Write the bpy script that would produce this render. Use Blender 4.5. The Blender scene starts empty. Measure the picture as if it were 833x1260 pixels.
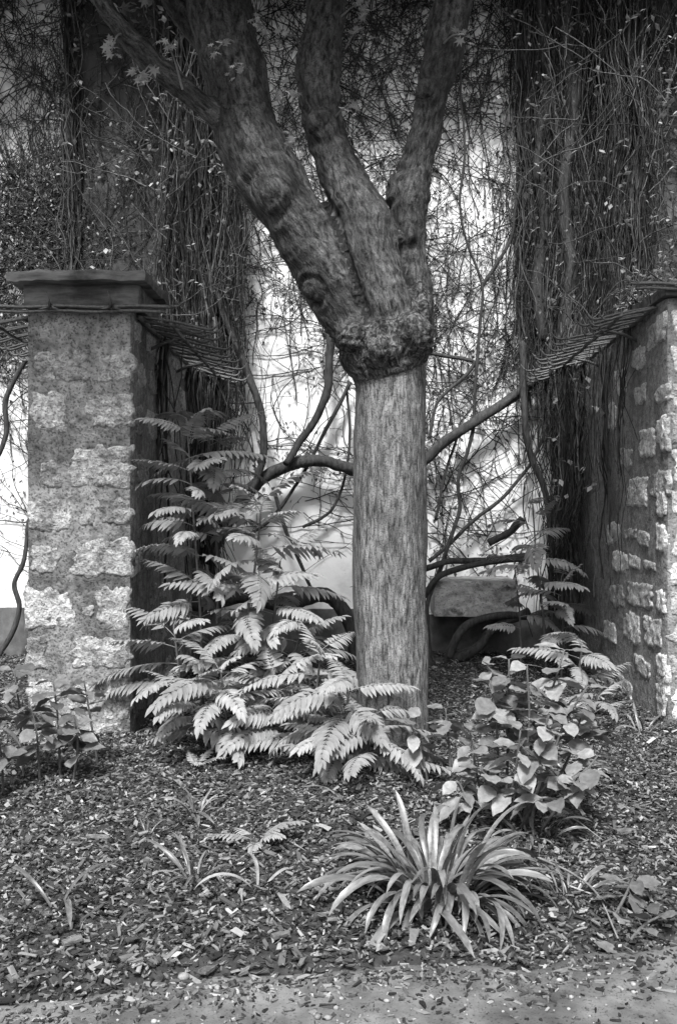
import bpy, math, random
import numpy as np
from mathutils import Vector, Matrix, Euler, noise as mnoise

random.seed(7)
rng = np.random.default_rng(7)
R = math.radians
scene = bpy.context.scene
col = scene.collection

# ------------------------------------------------------------------ camera
F, CX, HOR, CAMH = 1225.0, 416.5, 600.0, 1.5       # focal length in photo pixels, horizon row, eye height
cam_d = bpy.data.cameras.new('camera')
cam_d.sensor_fit = 'VERTICAL'; cam_d.sensor_height = 36.0; cam_d.lens = 35.0
cam_d.shift_y = -30.0 / 1260.0
cam_d.clip_start = 0.05; cam_d.clip_end = 500
cam = bpy.data.objects.new('camera', cam_d); col.objects.link(cam)
cam.location = (0, 0, CAMH); cam.rotation_euler = (R(90), 0, 0)
scene.camera = cam

# ------------------------------------------------------------------ light (monochrome photograph: neutral daylight)
SUN_EL, SUN_AZ = R(54), R(-12)          # azimuth measured from straight behind the camera, negative = camera left
w = bpy.data.worlds.new('World'); scene.world = w; w.use_nodes = True
nt = w.node_tree; nt.nodes.clear()
sky = nt.nodes.new('ShaderNodeTexSky'); sky.sky_type = 'NISHITA'; sky.sun_disc = False
sky.sun_elevation = SUN_EL; sky.sun_rotation = math.pi - SUN_AZ
sky.dust_density = 4.0; sky.air_density = 1.0
bw = nt.nodes.new('ShaderNodeRGBToBW')
bg = nt.nodes.new('ShaderNodeBackground'); bg.inputs['Strength'].default_value = 0.052
wo = nt.nodes.new('ShaderNodeOutputWorld')
nt.links.new(sky.outputs[0], bw.inputs[0]); nt.links.new(bw.outputs[0], bg.inputs[0]); nt.links.new(bg.outputs[0], wo.inputs[0])
sl = bpy.data.lights.new('sun', 'SUN'); sl.energy = 1.5; sl.angle = R(12); sl.color = (1, 1, 1)
so = bpy.data.objects.new('sun', sl); col.objects.link(so)
sdir = Vector((math.sin(SUN_AZ) * math.cos(SUN_EL), -math.cos(SUN_AZ) * math.cos(SUN_EL), math.sin(SUN_EL)))
so.rotation_euler = sdir.to_track_quat('Z', 'Y').to_euler()
so.location = (-4, -6, 9)
vs = scene.view_settings
vs.view_transform = 'Standard'; vs.look = 'None'; vs.gamma = 1.0; vs.use_curve_mapping = False
vs.exposure = 2.25

# ------------------------------------------------------------------ helpers
def P(px, py, d):
    """point at distance d in front of the camera that the photograph shows at pixel px, py"""
    return np.array([(px - CX) / F * d, d, CAMH - (py - HOR) / F * d])
def smooth01(x): x = np.clip(x, 0, 1); return x * x * (3 - 2 * x)

def _hash(ix, iy, iz, seed):
    h = (ix.astype(np.int64) * 374761393 + iy.astype(np.int64) * 668265263 + iz.astype(np.int64) * 2147483647 + seed * 1274126177) & 0xffffffff
    h = ((h ^ (h >> 13)) * 1274126177) & 0xffffffff
    h = h ^ (h >> 16)
    return (h & 0xffff) / 32767.5 - 1.0
def vnoise(p, seed=0):
    p = np.asarray(p, float); i = np.floor(p); f = p - i; f = f * f * (3 - 2 * f)
    x, y, z = i[:, 0], i[:, 1], i[:, 2]; r = 0
    for dx in (0, 1):
        for dy in (0, 1):
            for dz in (0, 1):
                wgt = (f[:, 0] if dx else 1 - f[:, 0]) * (f[:, 1] if dy else 1 - f[:, 1]) * (f[:, 2] if dz else 1 - f[:, 2])
                r = r + wgt * _hash(x + dx, y + dy, z + dz, seed)
    return r
def fbm(p, octv=4, seed=0):
    a, s, r = 1.0, 1.0, 0
    for k in range(octv):
        r = r + a * vnoise(np.asarray(p) * s, seed + k); a *= .5; s *= 2.03
    return r

class MB:
    """collects faces and builds them as one mesh"""
    def __init__(s): s.v = []; s.f = []; s.n = 0; s.sh = []
    def add(s, v, faces, shade=0.5):
        v = np.asarray(v, float).reshape(-1, 3)
        s.v.append(v); s.sh.append(np.full(len(v), shade) if np.isscalar(shade) else np.asarray(shade, float))
        if isinstance(faces, np.ndarray): s.f.append(faces + s.n)
        else:
            for k in sorted({len(q) for q in faces}):
                s.f.append(np.array([q for q in faces if len(q) == k]) + s.n)
        s.n += len(v); return s
    def mesh(s, name, mat, smooth=True):
        v = np.concatenate(s.v); me = bpy.data.meshes.new(name)
        loops = np.concatenate([f.ravel() for f in s.f]); tot = np.concatenate([np.full(len(f), f.shape[1]) for f in s.f])
        start = np.concatenate([[0], np.cumsum(tot)[:-1]])
        me.vertices.add(len(v)); me.vertices.foreach_set('co', v.ravel())
        me.loops.add(len(loops)); me.loops.foreach_set('vertex_index', loops.astype(np.int32))
        me.polygons.add(len(tot)); me.polygons.foreach_set('loop_start', start.astype(np.int32)); me.polygons.foreach_set('loop_total', tot.astype(np.int32))
        me.polygons.foreach_set('use_smooth', np.full(len(tot), smooth))
        at = me.attributes.new('shade', 'FLOAT', 'POINT'); at.data.foreach_set('value', np.concatenate(s.sh).astype(np.float32))
        me.update(calc_edges=True); me.validate()
        me.materials.append(mat); return me
    def build(s, name, mat, parent=None, smooth=True, base=None):
        """base: world point that becomes the object's origin"""
        off = np.zeros(3) if base is None else np.asarray(base, float)
        if base is not None: s.v = [v - off for v in s.v]
        o = bpy.data.objects.new(name, s.mesh(name, mat, smooth)); col.objects.link(o)
        if parent is not None:
            o.parent = parent; o.location = Vector(off) - world_loc(parent)
        else: o.location = off
        return o
def world_loc(o):
    l = Vector(o.location)
    while o.parent is not None: o = o.parent; l += o.location
    return l
def tag(o, label, cat, group=None, kind=None):
    if label: o['label'] = label
    if cat: o['category'] = cat
    if group: o['group'] = group
    if kind: o['kind'] = kind
    return o
def empty(name, loc, label, cat, group=None):
    o = bpy.data.objects.new(name, None); col.objects.link(o); o.location = loc; o.empty_display_size = .1
    return tag(o, label, cat, group)
def part(name, me, parent, loc, rot=None, scale=1.0):
    """a part sharing mesh data; loc is a world point"""
    o = bpy.data.objects.new(name, me); col.objects.link(o); o.parent = parent
    o.location = Vector(loc) - world_loc(parent)
    if rot is not None: o.rotation_euler = rot
    o.scale = (scale,) * 3 if np.isscalar(scale) else scale
    return o

def spline(pts, n):
    """Catmull-Rom through rows of pts (any number of columns)"""
    p = np.asarray(pts, float)
    if len(p) == 2: return p[0] + (p[1] - p[0]) * np.linspace(0, 1, n)[:, None]
    q = np.vstack([2 * p[0] - p[1], p, 2 * p[-1] - p[-2]])
    seg = np.linspace(0, len(p) - 1 - 1e-9, n); i = seg.astype(int); t = (seg - i)[:, None]
    a, b, c, d = q[i], q[i + 1], q[i + 2], q[i + 3]
    return .5 * (2 * b + (c - a) * t + (2 * a - 5 * b + 4 * c - d) * t ** 2 + (3 * b - a - 3 * c + d) * t ** 3)
def tube_vf(c, r, sides=6, cap=True, rough=0, seed=0):
    c = np.asarray(c, float); n = len(c); r = np.broadcast_to(np.asarray(r, float), (n,))
    t = np.gradient(c, axis=0); t /= np.linalg.norm(t, axis=1)[:, None] + 1e-12
    u = np.cross(t[0], [0.13, 1, 0.21]);
    if np.linalg.norm(u) < .1: u = np.cross(t[0], [1, 0, 0])
    us = np.empty_like(c)
    for k in range(n):
        u = u - t[k] * np.dot(u, t[k]); u /= np.linalg.norm(u) + 1e-12; us[k] = u
    ws = np.cross(t, us)
    a = np.linspace(0, 2 * math.pi, sides, endpoint=False)
    rr = np.repeat(r[:, None], sides, 1)
    if rough:
        aa = np.stack([np.repeat(np.cos(a)[None] * 1.6, n, 0).ravel(), np.repeat(np.sin(a)[None] * 1.6, n, 0).ravel(), np.repeat(np.arange(n)[:, None] * .35, sides, 1).ravel()], 1)
        rr = rr * (1 + rough * fbm(aa, 3, seed).reshape(n, sides))
    v = c[:, None, :] + rr[..., None] * (np.cos(a)[None, :, None] * us[:, None, :] + np.sin(a)[None, :, None] * ws[:, None, :])
    i = np.arange(n - 1)[:, None] * sides; j = np.arange(sides)[None]; j2 = (j + 1) % sides
    f = np.stack([i + j, i + j2, i + sides + j2, i + sides + j], -1).reshape(-1, 4)
    v = v.reshape(-1, 3)
    if cap:
        v = np.vstack([v, c[0], c[-1]]); m = n * sides; jj = np.arange(sides); k2 = (jj + 1) % sides
        f2 = np.vstack([np.stack([k2, jj, np.full(sides, m)], 1), np.stack([(n - 1) * sides + jj, (n - 1) * sides + k2, np.full(sides, m + 1)], 1)])
        return v, [f, f2]
    return v, [f]
def tube(mb, c, r, sides=6, cap=True, shade=.5, rough=0, seed=0):
    v, fs = tube_vf(c, r, sides, cap, rough, seed)
    n0 = mb.n; mb.add(v, fs[0], shade)
    for f in fs[1:]: mb.f.append(f + n0)
def box_vf(x0, x1, y0, y1, z0, z1):
    v = np.array([[x, y, z] for z in (z0, z1) for y in (y0, y1) for x in (x0, x1)], float)
    return v, np.array([[0, 2, 3, 1], [4, 5, 7, 6], [0, 1, 5, 4], [2, 6, 7, 3], [0, 4, 6, 2], [1, 3, 7, 5]])
def slab(mb, x0, x1, y0, y1, z0, z1, step=.06, amp=.006, seed=0, shade=.5, fr=6.0, bev=.012):
    """a box with gridded faces, soft edges and uneven surface"""
    dims = np.array([x1 - x0, y1 - y0, z1 - z0]); lo = np.array([x0, y0, z0], float); hi = np.array([x1, y1, z1], float)
    ns = np.maximum(1, np.minimum(90, np.round(dims / step))).astype(int)
    for ax in range(3):
        a, b = [k for k in range(3) if k != ax]
        for s in (0, 1):
            A, B = np.meshgrid(np.linspace(0, 1, ns[a] + 1), np.linspace(0, 1, ns[b] + 1), indexing='ij')
            v = np.zeros((A.size, 3)); v[:, a] = lo[a] + dims[a] * A.ravel(); v[:, b] = lo[b] + dims[b] * B.ravel(); v[:, ax] = hi[ax] if s else lo[ax]
            # round the edges: move towards a rounded box
            inner = np.clip(v, lo + bev, hi - bev); dlt = v - inner; ln = np.linalg.norm(dlt, axis=1)[:, None]
            v = np.where(ln > 1e-9, inner + dlt / np.maximum(ln, 1e-9) * bev, v)
            nn = np.stack([fbm(v * fr, 3, seed + 11 * k) for k in range(3)], 1)
            v = v + amp * nn
            na, nb = ns[a] + 1, ns[b] + 1
            i = (np.arange(na - 1)[:, None] * nb + np.arange(nb - 1)[None]).ravel()
            f = np.stack([i, i + nb, i + nb + 1, i + 1], 1)
            # outward orientation
            flip = (ax == 1) ^ (s == 0)
            mb.add(v, f[:, ::-1] if flip else f, shade)

# ------------------------------------------------------------------ materials (grey values only)
def mat(name, lo, hi, scale=(8, 8, 8), detail=6, rough=.85, bump=.3, bump_dist=.02, contrast=(.3, .7), shade=0.0, objrand=0.0,
        coords='Object', spec=.3, transl=0.0, second=None, speck=None, distort=0.0):
    m = bpy.data.materials.new(name); m.use_nodes = True; nt = m.node_tree; nt.nodes.clear(); N = nt.nodes.new; L = nt.links.new
    out = N('ShaderNodeOutputMaterial'); bs = N('ShaderNodeBsdfPrincipled')
    bs.inputs['Roughness'].default_value = rough; bs.inputs['Specular IOR Level'].default_value = spec
    if coords == 'Limb':
        tc = N('ShaderNodeAttribute'); tc.attribute_name = 'limb_space'; cs = tc.outputs['Vector']
    elif coords == 'World':
        tc = N('ShaderNodeNewGeometry'); cs = tc.outputs['Position']
    else:
        tc = N('ShaderNodeTexCoord'); cs = tc.outputs['Object']
    mp = N('ShaderNodeMapping'); mp.inputs['Scale'].default_value = scale; L(cs, mp.inputs[0])
    nz = N('ShaderNodeTexNoise'); nz.inputs['Scale'].default_value = 1; nz.inputs['Detail'].default_value = detail; nz.inputs['Roughness'].default_value = .62
    nz.inputs['Distortion'].default_value = distort
    L(mp.outputs[0], nz.inputs['Vector'])
    rp = N('ShaderNodeMapRange'); rp.inputs[1].default_value = contrast[0]; rp.inputs[2].default_value = contrast[1]
    rp.inputs[3].default_value = lo; rp.inputs[4].default_value = hi; L(nz.outputs[0], rp.inputs[0])
    val = rp.outputs[0]
    def math_(op, a, b):
        q = N('ShaderNodeMath'); q.operation = op
        for k, x in enumerate((a, b)):
            if isinstance(x, (int, float)): q.inputs[k].default_value = x
            else: L(x, q.inputs[k])
        return q.outputs[0]
    if second:                      # larger patches multiply the colour: (scale, low factor, lo edge, hi edge)
        sc_, lowf, e0, e1 = second
        mp2 = N('ShaderNodeMapping'); mp2.inputs['Scale'].default_value = sc_; L(cs, mp2.inputs[0])
        n2 = N('ShaderNodeTexNoise'); n2.inputs['Scale'].default_value = 1; n2.inputs['Detail'].default_value = 7; n2.inputs['Roughness'].default_value = .65; L(mp2.outputs[0], n2.inputs['Vector'])
        r2 = N('ShaderNodeMapRange'); r2.interpolation_type = 'SMOOTHSTEP'; r2.inputs[1].default_value = e0; r2.inputs[2].default_value = e1; r2.inputs[3].default_value = lowf; r2.inputs[4].default_value = 1.0
        L(n2.outputs[0], r2.inputs[0]); val = math_('MULTIPLY', val, r2.outputs[0])
    if speck:                       # small dark pits: (scale, threshold, factor)
        vo = N('ShaderNodeTexNoise'); vo.inputs['Scale'].default_value = speck[0]; vo.inputs['Detail'].default_value = 3; L(cs, vo.inputs['Vector'])
        r3 = N('ShaderNodeMapRange'); r3.inputs[1].default_value = speck[1] - .04; r3.inputs[2].default_value = speck[1] + .04; r3.inputs[3].default_value = speck[2]; r3.inputs[4].default_value = 1
        L(vo.outputs[0], r3.inputs[0]); val = math_('MULTIPLY', val, r3.outputs[0])
    if shade:
        at = N('ShaderNodeAttribute'); at.attribute_name = 'shade'
        val = math_('MULTIPLY', val, math_('ADD', math_('MULTIPLY', at.outputs['Fac'], 2 * shade), 1 - shade))
    if objrand:
        oi = N('ShaderNodeObjectInfo')
        val = math_('MULTIPLY', val, math_('ADD', math_('MULTIPLY', oi.outputs['Random'], 2 * objrand), 1 - objrand))
    cc = N('ShaderNodeCombineColor')
    for k in range(3): L(val, cc.inputs[k])
    L(cc.outputs[0], bs.inputs['Base Color'])
    if bump:
        bp = N('ShaderNodeBump'); bp.inputs['Strength'].default_value = bump; bp.inputs['Distance'].default_value = bump_dist
        L(nz.outputs[0], bp.inputs['Height']); L(bp.outputs[0], bs.inputs['Normal'])
    if transl:
        tr = N('ShaderNodeBsdfTranslucent'); L(cc.outputs[0], tr.inputs[0])
        mx = N('ShaderNodeMixShader'); mx.inputs[0].default_value = transl; L(bs.outputs[0], mx.inputs[1]); L(tr.outputs[0], mx.inputs[2]); L(mx.outputs[0], out.inputs[0])
    else: L(bs.outputs[0], out.inputs[0])
    return m
M = dict(
    soil=mat('soil', .01, .045, (30, 30, 30), coords='World', bump=.6, bump_dist=.01),
    path=mat('sandy_path', .07, .18, (9, 9, 9), detail=9, coords='World', bump=.7, bump_dist=.015, second=((2.3, 2.3, 2.3), .55, .38, .6), speck=(120, .38, .45)),
    chip=mat('wood_chip', .75, 1.1, (60, 60, 60), coords='World', bump=.3, bump_dist=.004, rough=.75),
    pebble=mat('pebble', .14, .36, (40, 40, 40), coords='World', objrand=.3, shade=.4),
    plaster=mat('white_plaster', .74, .86, (5, 5, 5), detail=10, coords='World', bump=.25, bump_dist=.02, second=((.9, .9, 1.3), .62, .33, .52), speck=(26, .30, .7)),
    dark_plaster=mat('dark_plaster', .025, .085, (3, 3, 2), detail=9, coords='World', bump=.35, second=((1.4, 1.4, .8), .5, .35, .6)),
    grey_stone=mat('grey_rendered_stone', .06, .22, (5, 5, 5), detail=9, coords='World', bump=.6, bump_dist=.03, second=((1.2, 1.2, 1.8), .45, .38, .6)),
    plinth=mat('plinth_render', .07, .18, (7, 7, 7), detail=9, coords='World', bump=.5, second=((2, 2, 1.2), .5, .35, .6)),
    mortar=mat('lime_mortar', .12, .29, (20, 20, 20), detail=12, coords='World', bump=1.0, bump_dist=.025, contrast=(.36, .66), second=((2.2, 2.2, 1.6), .42, .36, .58), speck=(80, .41, .45)),
    render=mat('lit_patchy_render', .14, .30, (20, 20, 20), detail=12, coords='World', bump=.9, bump_dist=.025, contrast=(.36, .66), second=((2.2, 2.2, 1.2), .5, .36, .56), speck=(80, .40, .5)),  # patchy mortar, lightened in colour so the right-hand wall looks lit
    stone=mat('rubble_stone', .20, .50, (30, 30, 30), detail=12, coords='World', bump=1.0, bump_dist=.04, contrast=(.34, .64), objrand=.3, shade=.45, speck=(80, .41, .5), distort=.4, second=((6, 6, 6), .45, .36, .54)),
    lit_stone=mat('lit_rubble_stone', .38, .72, (30, 30, 30), detail=12, coords='World', bump=1.0, bump_dist=.04, contrast=(.34, .64), objrand=.3, shade=.45, speck=(80, .41, .5), distort=.4, second=((6, 6, 6), .6, .36, .54)),  # brighter copy of the rubble stone, light painted into its colour
    block=mat('dressed_stone', .22, .48, (18, 18, 22), detail=11, coords='World', bump=.8, second=((5, 5, 5), .4, .36, .5), speck=(70, .38, .5)),
    coping=mat('weathered_coping', .04, .22, (5, 14, 24), detail=9, coords='World', bump=.7, bump_dist=.02, second=((3, 3, 3), .45, .38, .6)),
    iron=mat('rusted_iron', .02, .11, (60, 60, 60), coords='World', bump=.5, bump_dist=.003, rough=.5, spec=.5),
    bark=mat('pale_trunk_bark', .03, .27, (62, 62, 13), detail=12, coords='Limb', bump=1.0, bump_dist=.014, contrast=(.34, .66), second=((8, 8, 1.6), .5, .36, .6), speck=(130, .43, .45), distort=.4),
    limb=mat('limb_bark', .008, .165, (48, 48, 18), detail=12, coords='Limb', bump=1.0, bump_dist=.02, contrast=(.35, .7), second=((6, 6, 2.2), .4, .36, .62), speck=(120, .42, .5), distort=.5),  # darker than trunk bark by nature, deepened further to paint in upper shade
    burl=mat('burl_bark', .012, .24, (34, 34, 26), detail=12, coords='Limb', bump=1.0, bump_dist=.04, contrast=(.38, .66), speck=(70, .46, .35), distort=1.2, second=((9, 9, 9), .4, .38, .6)),
    twig=mat('creeper_twig', .012, .06, (50, 50, 50), detail=3, coords='World', bump=0, shade=.8),
    vine=mat('woody_vine', .012, .06, (50, 50, 14), detail=7, coords='World', bump=.8, bump_dist=.01, shade=.5),
    strand=mat('vine_strand', .010, .105, (50, 50, 12), detail=5, coords='World', bump=.4, bump_dist=.004, shade=.85),
    stem=mat('shrub_stem', .05, .11, (60, 60, 20), bump=.2),
    frond=mat('pinnate_leaf', .20, .31, (14, 14, 14), detail=3, rough=.55, bump=.1, bump_dist=.003, objrand=.22, shade=.18, transl=.28),
    broad=mat('broad_leaf', .13, .26, (22, 22, 22), detail=5, rough=.46, bump=.35, bump_dist=.006, objrand=.35, transl=.2, spec=.5),
    darkbroad=mat('dark_broad_leaf', .08, .16, (22, 22, 22), detail=5, rough=.45, bump=.35, bump_dist=.006, objrand=.35, transl=.2, spec=.4),
    strap=mat('strap_leaf', .065, .19, (9, 60, 60), detail=5, rough=.36, bump=.15, bump_dist=.004, objrand=.38, transl=.12, spec=.5),
    dryleaf=mat('dry_leaf', .14, .30, (20, 20, 20), rough=.7, bump=.3, objrand=.3, transl=.1),
    bark_chunk=mat('bark_chunk', .05, .17, (30, 90, 90), rough=.8, bump=.6, bump_dist=.006, objrand=.3),
    canopy=mat('tree_leaf', .12, .22, (20, 20, 20), detail=3, rough=.5, bump=0, shade=.5, transl=.25),
    vineleaf=mat('young_vine_leaf', .22, .36, (20, 20, 20), detail=3, rough=.5, bump=0, shade=.5, transl=.25),
)

# ------------------------------------------------------------------ ground and path
def path_edge(x):
    x = np.asarray(x, float)
    return 3.10 + .22 * np.clip(x + .45, -1.2, 0) + .20 * vnoise(np.stack([x * 1.3, x * 0, x * 0], 1) + 5.3, 3) + .05 * vnoise(np.stack([x * 5, x * 0, x * 0], 1), 4) + .06 * np.clip(x, -1, 1)
def gz(x, y):
    x = np.asarray(x, float).ravel(); y = np.asarray(y, float).ravel()
    p = np.stack([x * 1.1, y * 1.1, x * 0], 1)
    h = .035 * fbm(p, 3, 21) + .012 * fbm(p * 6, 2, 25)
    h = h + .05 * np.exp(-((x - .28) ** 2 + (y - 5.3) ** 2) / .35)
    k = smooth01((y - path_edge(x) + .05) / .18)
    far = smooth01((np.hypot(x, y - 5) - 6) / 3)
    return (h * k - .05 * (1 - k)) * (1 - far) - .02 * far
def grid_sheet(name, xs, ys, zf, m, kind='structure'):
    X, Y = np.meshgrid(xs, ys, indexing='ij'); z = zf(X.ravel(), Y.ravel())
    mb = MB(); nb = len(ys); i = (np.arange(len(xs) - 1)[:, None] * nb + np.arange(nb - 1)[None]).ravel()
    mb.add(np.stack([X.ravel(), Y.ravel(), z], 1), np.stack([i, i + nb, i + nb + 1, i + 1], 1))
    o = mb.build(name, m); o['kind'] = kind; return o
xs = np.concatenate([[-90, -40, -15, -8], np.arange(-5, 5.01, .06), [8, 15, 40, 90]])
ys = np.concatenate([[-90, -40, -12, -4, 0], np.arange(1.5, 9.31, .06), [12, 20, 60, 90]])
grid_sheet('ground', xs, ys, gz, M['soil'])
def pz(x, y):
    p = np.stack([x * 2.2, y * 2.2, x * 0], 1)
    return .012 * fbm(p, 4, 41) - .006 - .05 * smooth01((y - path_edge(x) - .05) / .12)
grid_sheet('path', np.arange(-4.5, 4.51, .05), np.concatenate([[-6, -3, 0, 1], np.arange(1.6, 3.5, .04)]), pz, M['path'])

# ------------------------------------------------------------------ back wall
WALL = 9.0
XL0, XL1, YL = -1.87, -1.24, 5.97        # left stone wall: left face, right face, front
XR0, XR1, YR = 2.05, 2.85, 6.23          # right stone wall
bw_ = empty('plaster_wall', (0, WALL, 0), 'tall white plastered wall overgrown with creepers behind the tree', 'wall')
mb = MB(); v, f = box_vf(-7, 7, WALL, WALL + .35, -.3, 6.03); mb.add(v, f); mb.build('wall_face', M['plaster'], bw_, smooth=False)
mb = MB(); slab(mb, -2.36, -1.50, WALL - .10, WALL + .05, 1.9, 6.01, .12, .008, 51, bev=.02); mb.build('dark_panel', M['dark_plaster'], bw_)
mb = MB(); slab(mb, -6.9, 6.9, WALL - 1.1, WALL + .3, 6.02, 6.16, .3, .004, 52); mb.build('shading_eave', M['coping'], bw_)  # unseen eave, added to throw shade on the top of the wall
mb = MB(); slab(mb, 2.62, 5.2, WALL - .16, WALL + .05, -.2, 6.01, .12, .014, 53, bev=.02); mb.build('grey_pier', M['grey_stone'], bw_)
mb = MB(); slab(mb, XL1 + .0, .78, WALL - .055, WALL + .05, -.25, .41, .1, .008, 55); mb.build('plinth', M['plinth'], bw_)
mb = MB(); slab(mb, -5.5, XL0, WALL - .055, WALL + .05, -.25, .42, .1, .008, 56); mb.build('plinth', M['plinth'], bw_)
mb = MB(); slab(mb, .78, XR0, WALL - .03, WALL + .05, -.25, .36, .1, .010, 57); mb.build('plinth', M['plinth'], bw_)
mb = MB(); slab(mb, .82, 1.53, 8.52, 9.03, .395, .70, .05, .006, 58, bev=.007)
blk = mb.build('stone_block', M['block'], base=(1.17, 8.77, .395)); tag(blk, 'pale dressed stone block jutting from the foot of the white wall', 'stone block')

# ------------------------------------------------------------------ rubble stone walls
def stone_mesh(w, h, proud, seed, name='stone', m_='stone'):
    """rough face of an embedded stone: local x along the wall, z up, -y out of the wall"""
    nx = max(9, min(18, int(w / .014))); nz_ = max(8, min(15, int(h / .014)))
    A, B = np.meshgrid(np.linspace(-1, 1, nx), np.linspace(-1, 1, nz_), indexing='ij')
    a, b = A.ravel(), B.ravel()
    m = np.maximum(np.abs(a), np.abs(b)); L2 = np.hypot(a, b) + 1e-9
    th = np.arctan2(b, a)
    sq = .70                                     # between square and round
    k = sq + (1 - sq) * m / L2
    rn = 1 + .22 * vnoise(np.stack([np.cos(th) * 1.7, np.sin(th) * 1.7, th * 0 + seed * 3.1], 1), seed) + .17 * vnoise(np.stack([np.cos(th) * 5, np.sin(th) * 4, th * 0], 1), seed + 5)
    x = a * k * rn * w / 2; z = b * k * rn * h / 2
    prof = 1 - np.clip((m - .88) / .12, 0, 1) ** 1.5
    y = -(proud + .0065 * fbm(np.stack([x * 30, z * 30, x * 0 + seed], 1), 3, seed)) * prof + .02 * (1 - prof)
    x = x * (1 - 0.06 * (m >= .99)); 
    mb = MB(); i = (np.arange(nx - 1)[:, None] * nz_ + np.arange(nz_ - 1)[None]).ravel()
    mb.add(np.stack([x, y, z], 1), np.stack([i, i + nz_, i + nz_ + 1, i + 1], 1), .5 + .3 * vnoise(np.stack([x * 30, z * 30, x * 0], 1), seed))
    return mb.mesh(name, M[m_])
def put_stone(parent, face, u, y, z, w, h, proud, seed, rot=0):
    """face 'front': u is x; 'east': wall face looking +x; 'west': looking -x (y runs along the wall)"""
    me = stone_mesh(w, h, proud, seed, m_='stone' if seed < 300 else 'lit_stone')
    rz = {'front': 0, 'east': math.pi / 2, 'west': -math.pi / 2}[face]
    return part('stone', me, parent, (u, y, z), Euler((0, rot, rz)))

lw = empty('stone_wall', (-1.55, YL, 0), 'rubble stone wall end with a slab coping, thrusting out from the white wall', 'wall')
mb = MB(); slab(mb, XL0, XL1, YL, WALL + .02, -.3, 2.60, .05, .0026, 61, bev=.03, fr=7); mb.build('mortar_core', M['mortar'], lw)
mb = MB(); slab(mb, XL0 - .01, XL1 + .05, YL - .03, 6.6, 2.575, 2.715, .05, .006, 63, bev=.01); mb.build('cornice', M['coping'], lw)
mb = MB(); slab(mb, XL0 - .08, XL1 + .11, YL - .14, 6.66, 2.712, 2.775, .03, .009, 65, bev=.012, fr=12); mb.build('coping', M['coping'], lw)
LS = [(43, 430, 108, 470), (122, 425, 165, 470), (40, 485, 82, 530), (108, 486, 166, 528), (85, 550, 162, 600), (35, 615, 88, 655), (122, 613, 163, 645),
      (38, 670, 75, 705), (90, 663, 162, 708), (33, 725, 88, 772), (118, 722, 160, 772), (30, 783, 58, 822), (88, 783, 160, 824), (128, 832, 160, 886),
      (34, 838, 76, 872), (80, 888, 152, 920), (34, 884, 72, 916), (48, 568, 78, 600), (100, 745, 116, 760), (95, 630, 116, 648), (84, 842, 120, 876)]
for k, (x0, y0, x1, y1) in enumerate(LS):
    a = P(x0, y0, YL); b = P(x1, y1, YL)
    put_stone(lw, 'front', (a[0] + b[0]) / 2, YL + .004, (a[2] + b[2]) / 2, (b[0] - a[0]) * 1.12, (a[2] - b[2]) * 1.12, .009 if k > 2 else .007, 100 + k, random.uniform(-.06, .06))
zz = .05; k = 0
while zz < 2.4:                                # courses on the right-hand side face
    yy = YL + random.uniform(.06, .2); hh = random.uniform(.17, .27)
    while yy < WALL - .2:
        ww = random.uniform(.2, .42)
        if random.random() < .62: put_stone(lw, 'east', XL1 - .004, yy + ww / 2, zz + hh / 2, ww, hh * random.uniform(.7, .95), .012, 200 + k, random.uniform(-.1, .1))
        k += 1; yy += ww + random.uniform(.06, .16)
    zz += hh + random.uniform(.04, .08)

rw = empty('stone_wall', (2.45, YR, 0), 'rubble stone wall with patchy render beneath the leafy overgrown top', 'wall')
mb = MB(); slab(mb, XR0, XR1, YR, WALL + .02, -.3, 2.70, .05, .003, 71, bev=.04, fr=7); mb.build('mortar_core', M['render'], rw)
mb = MB(); slab(mb, XR0 - .03, XR1 + .08, YR - .05, 7.4, 2.69, 2.755, .06, .008, 73, bev=.015); mb.build('coping', M['coping'], rw)
z8 = [(665, 130, 705, 165), (710, 135, 745, 190), (630, 200, 675, 270), (680, 210, 715, 260), (730, 230, 765, 265), (675, 300, 755, 385), (620, 305, 665, 380),
      (665, 395, 715, 495), (730, 410, 780, 510), (610, 110, 650, 180), (675, -10, 735, 60), (750, 0, 780, 30), (700, 540, 750, 600), (600, 420, 640, 490), (770, 560, 800, 660), (640, 600, 690, 660)]
z5 = [(715, 640, 765, 730), (680, 790, 735, 870), (700, 500, 735, 560), (765, 500, 800, 560), (650, 700, 690, 760), (760, 770, 800, 850), (775, 610, 800, 710), (690, 380, 730, 450), (740, 300, 790, 380), (610, 560, 640, 640), (640, 450, 670, 530)]
RSb = [(510 + a / 2.58, 600 + b / 2.58, 510 + c / 2.58, 600 + d / 2.58) for a, b, c, d in z8] + [(510 + a / 2.58, 280 + b / 2.58, 510 + c / 2.58, 280 + d / 2.58) for a, b, c, d in z5]
for k, (x0, y0, x1, y1) in enumerate(RSb):
    d0 = XR0 * F / (x1 - CX); d1 = XR0 * F / (x0 - CX); dm = (d0 + d1) / 2
    z0 = CAMH - (y1 - HOR) / F * dm; z1 = CAMH - (y0 - HOR) / F * dm
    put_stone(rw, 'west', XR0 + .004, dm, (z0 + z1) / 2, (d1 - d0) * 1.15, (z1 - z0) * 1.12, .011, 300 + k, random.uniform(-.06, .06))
zz = .02; k = 0
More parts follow.
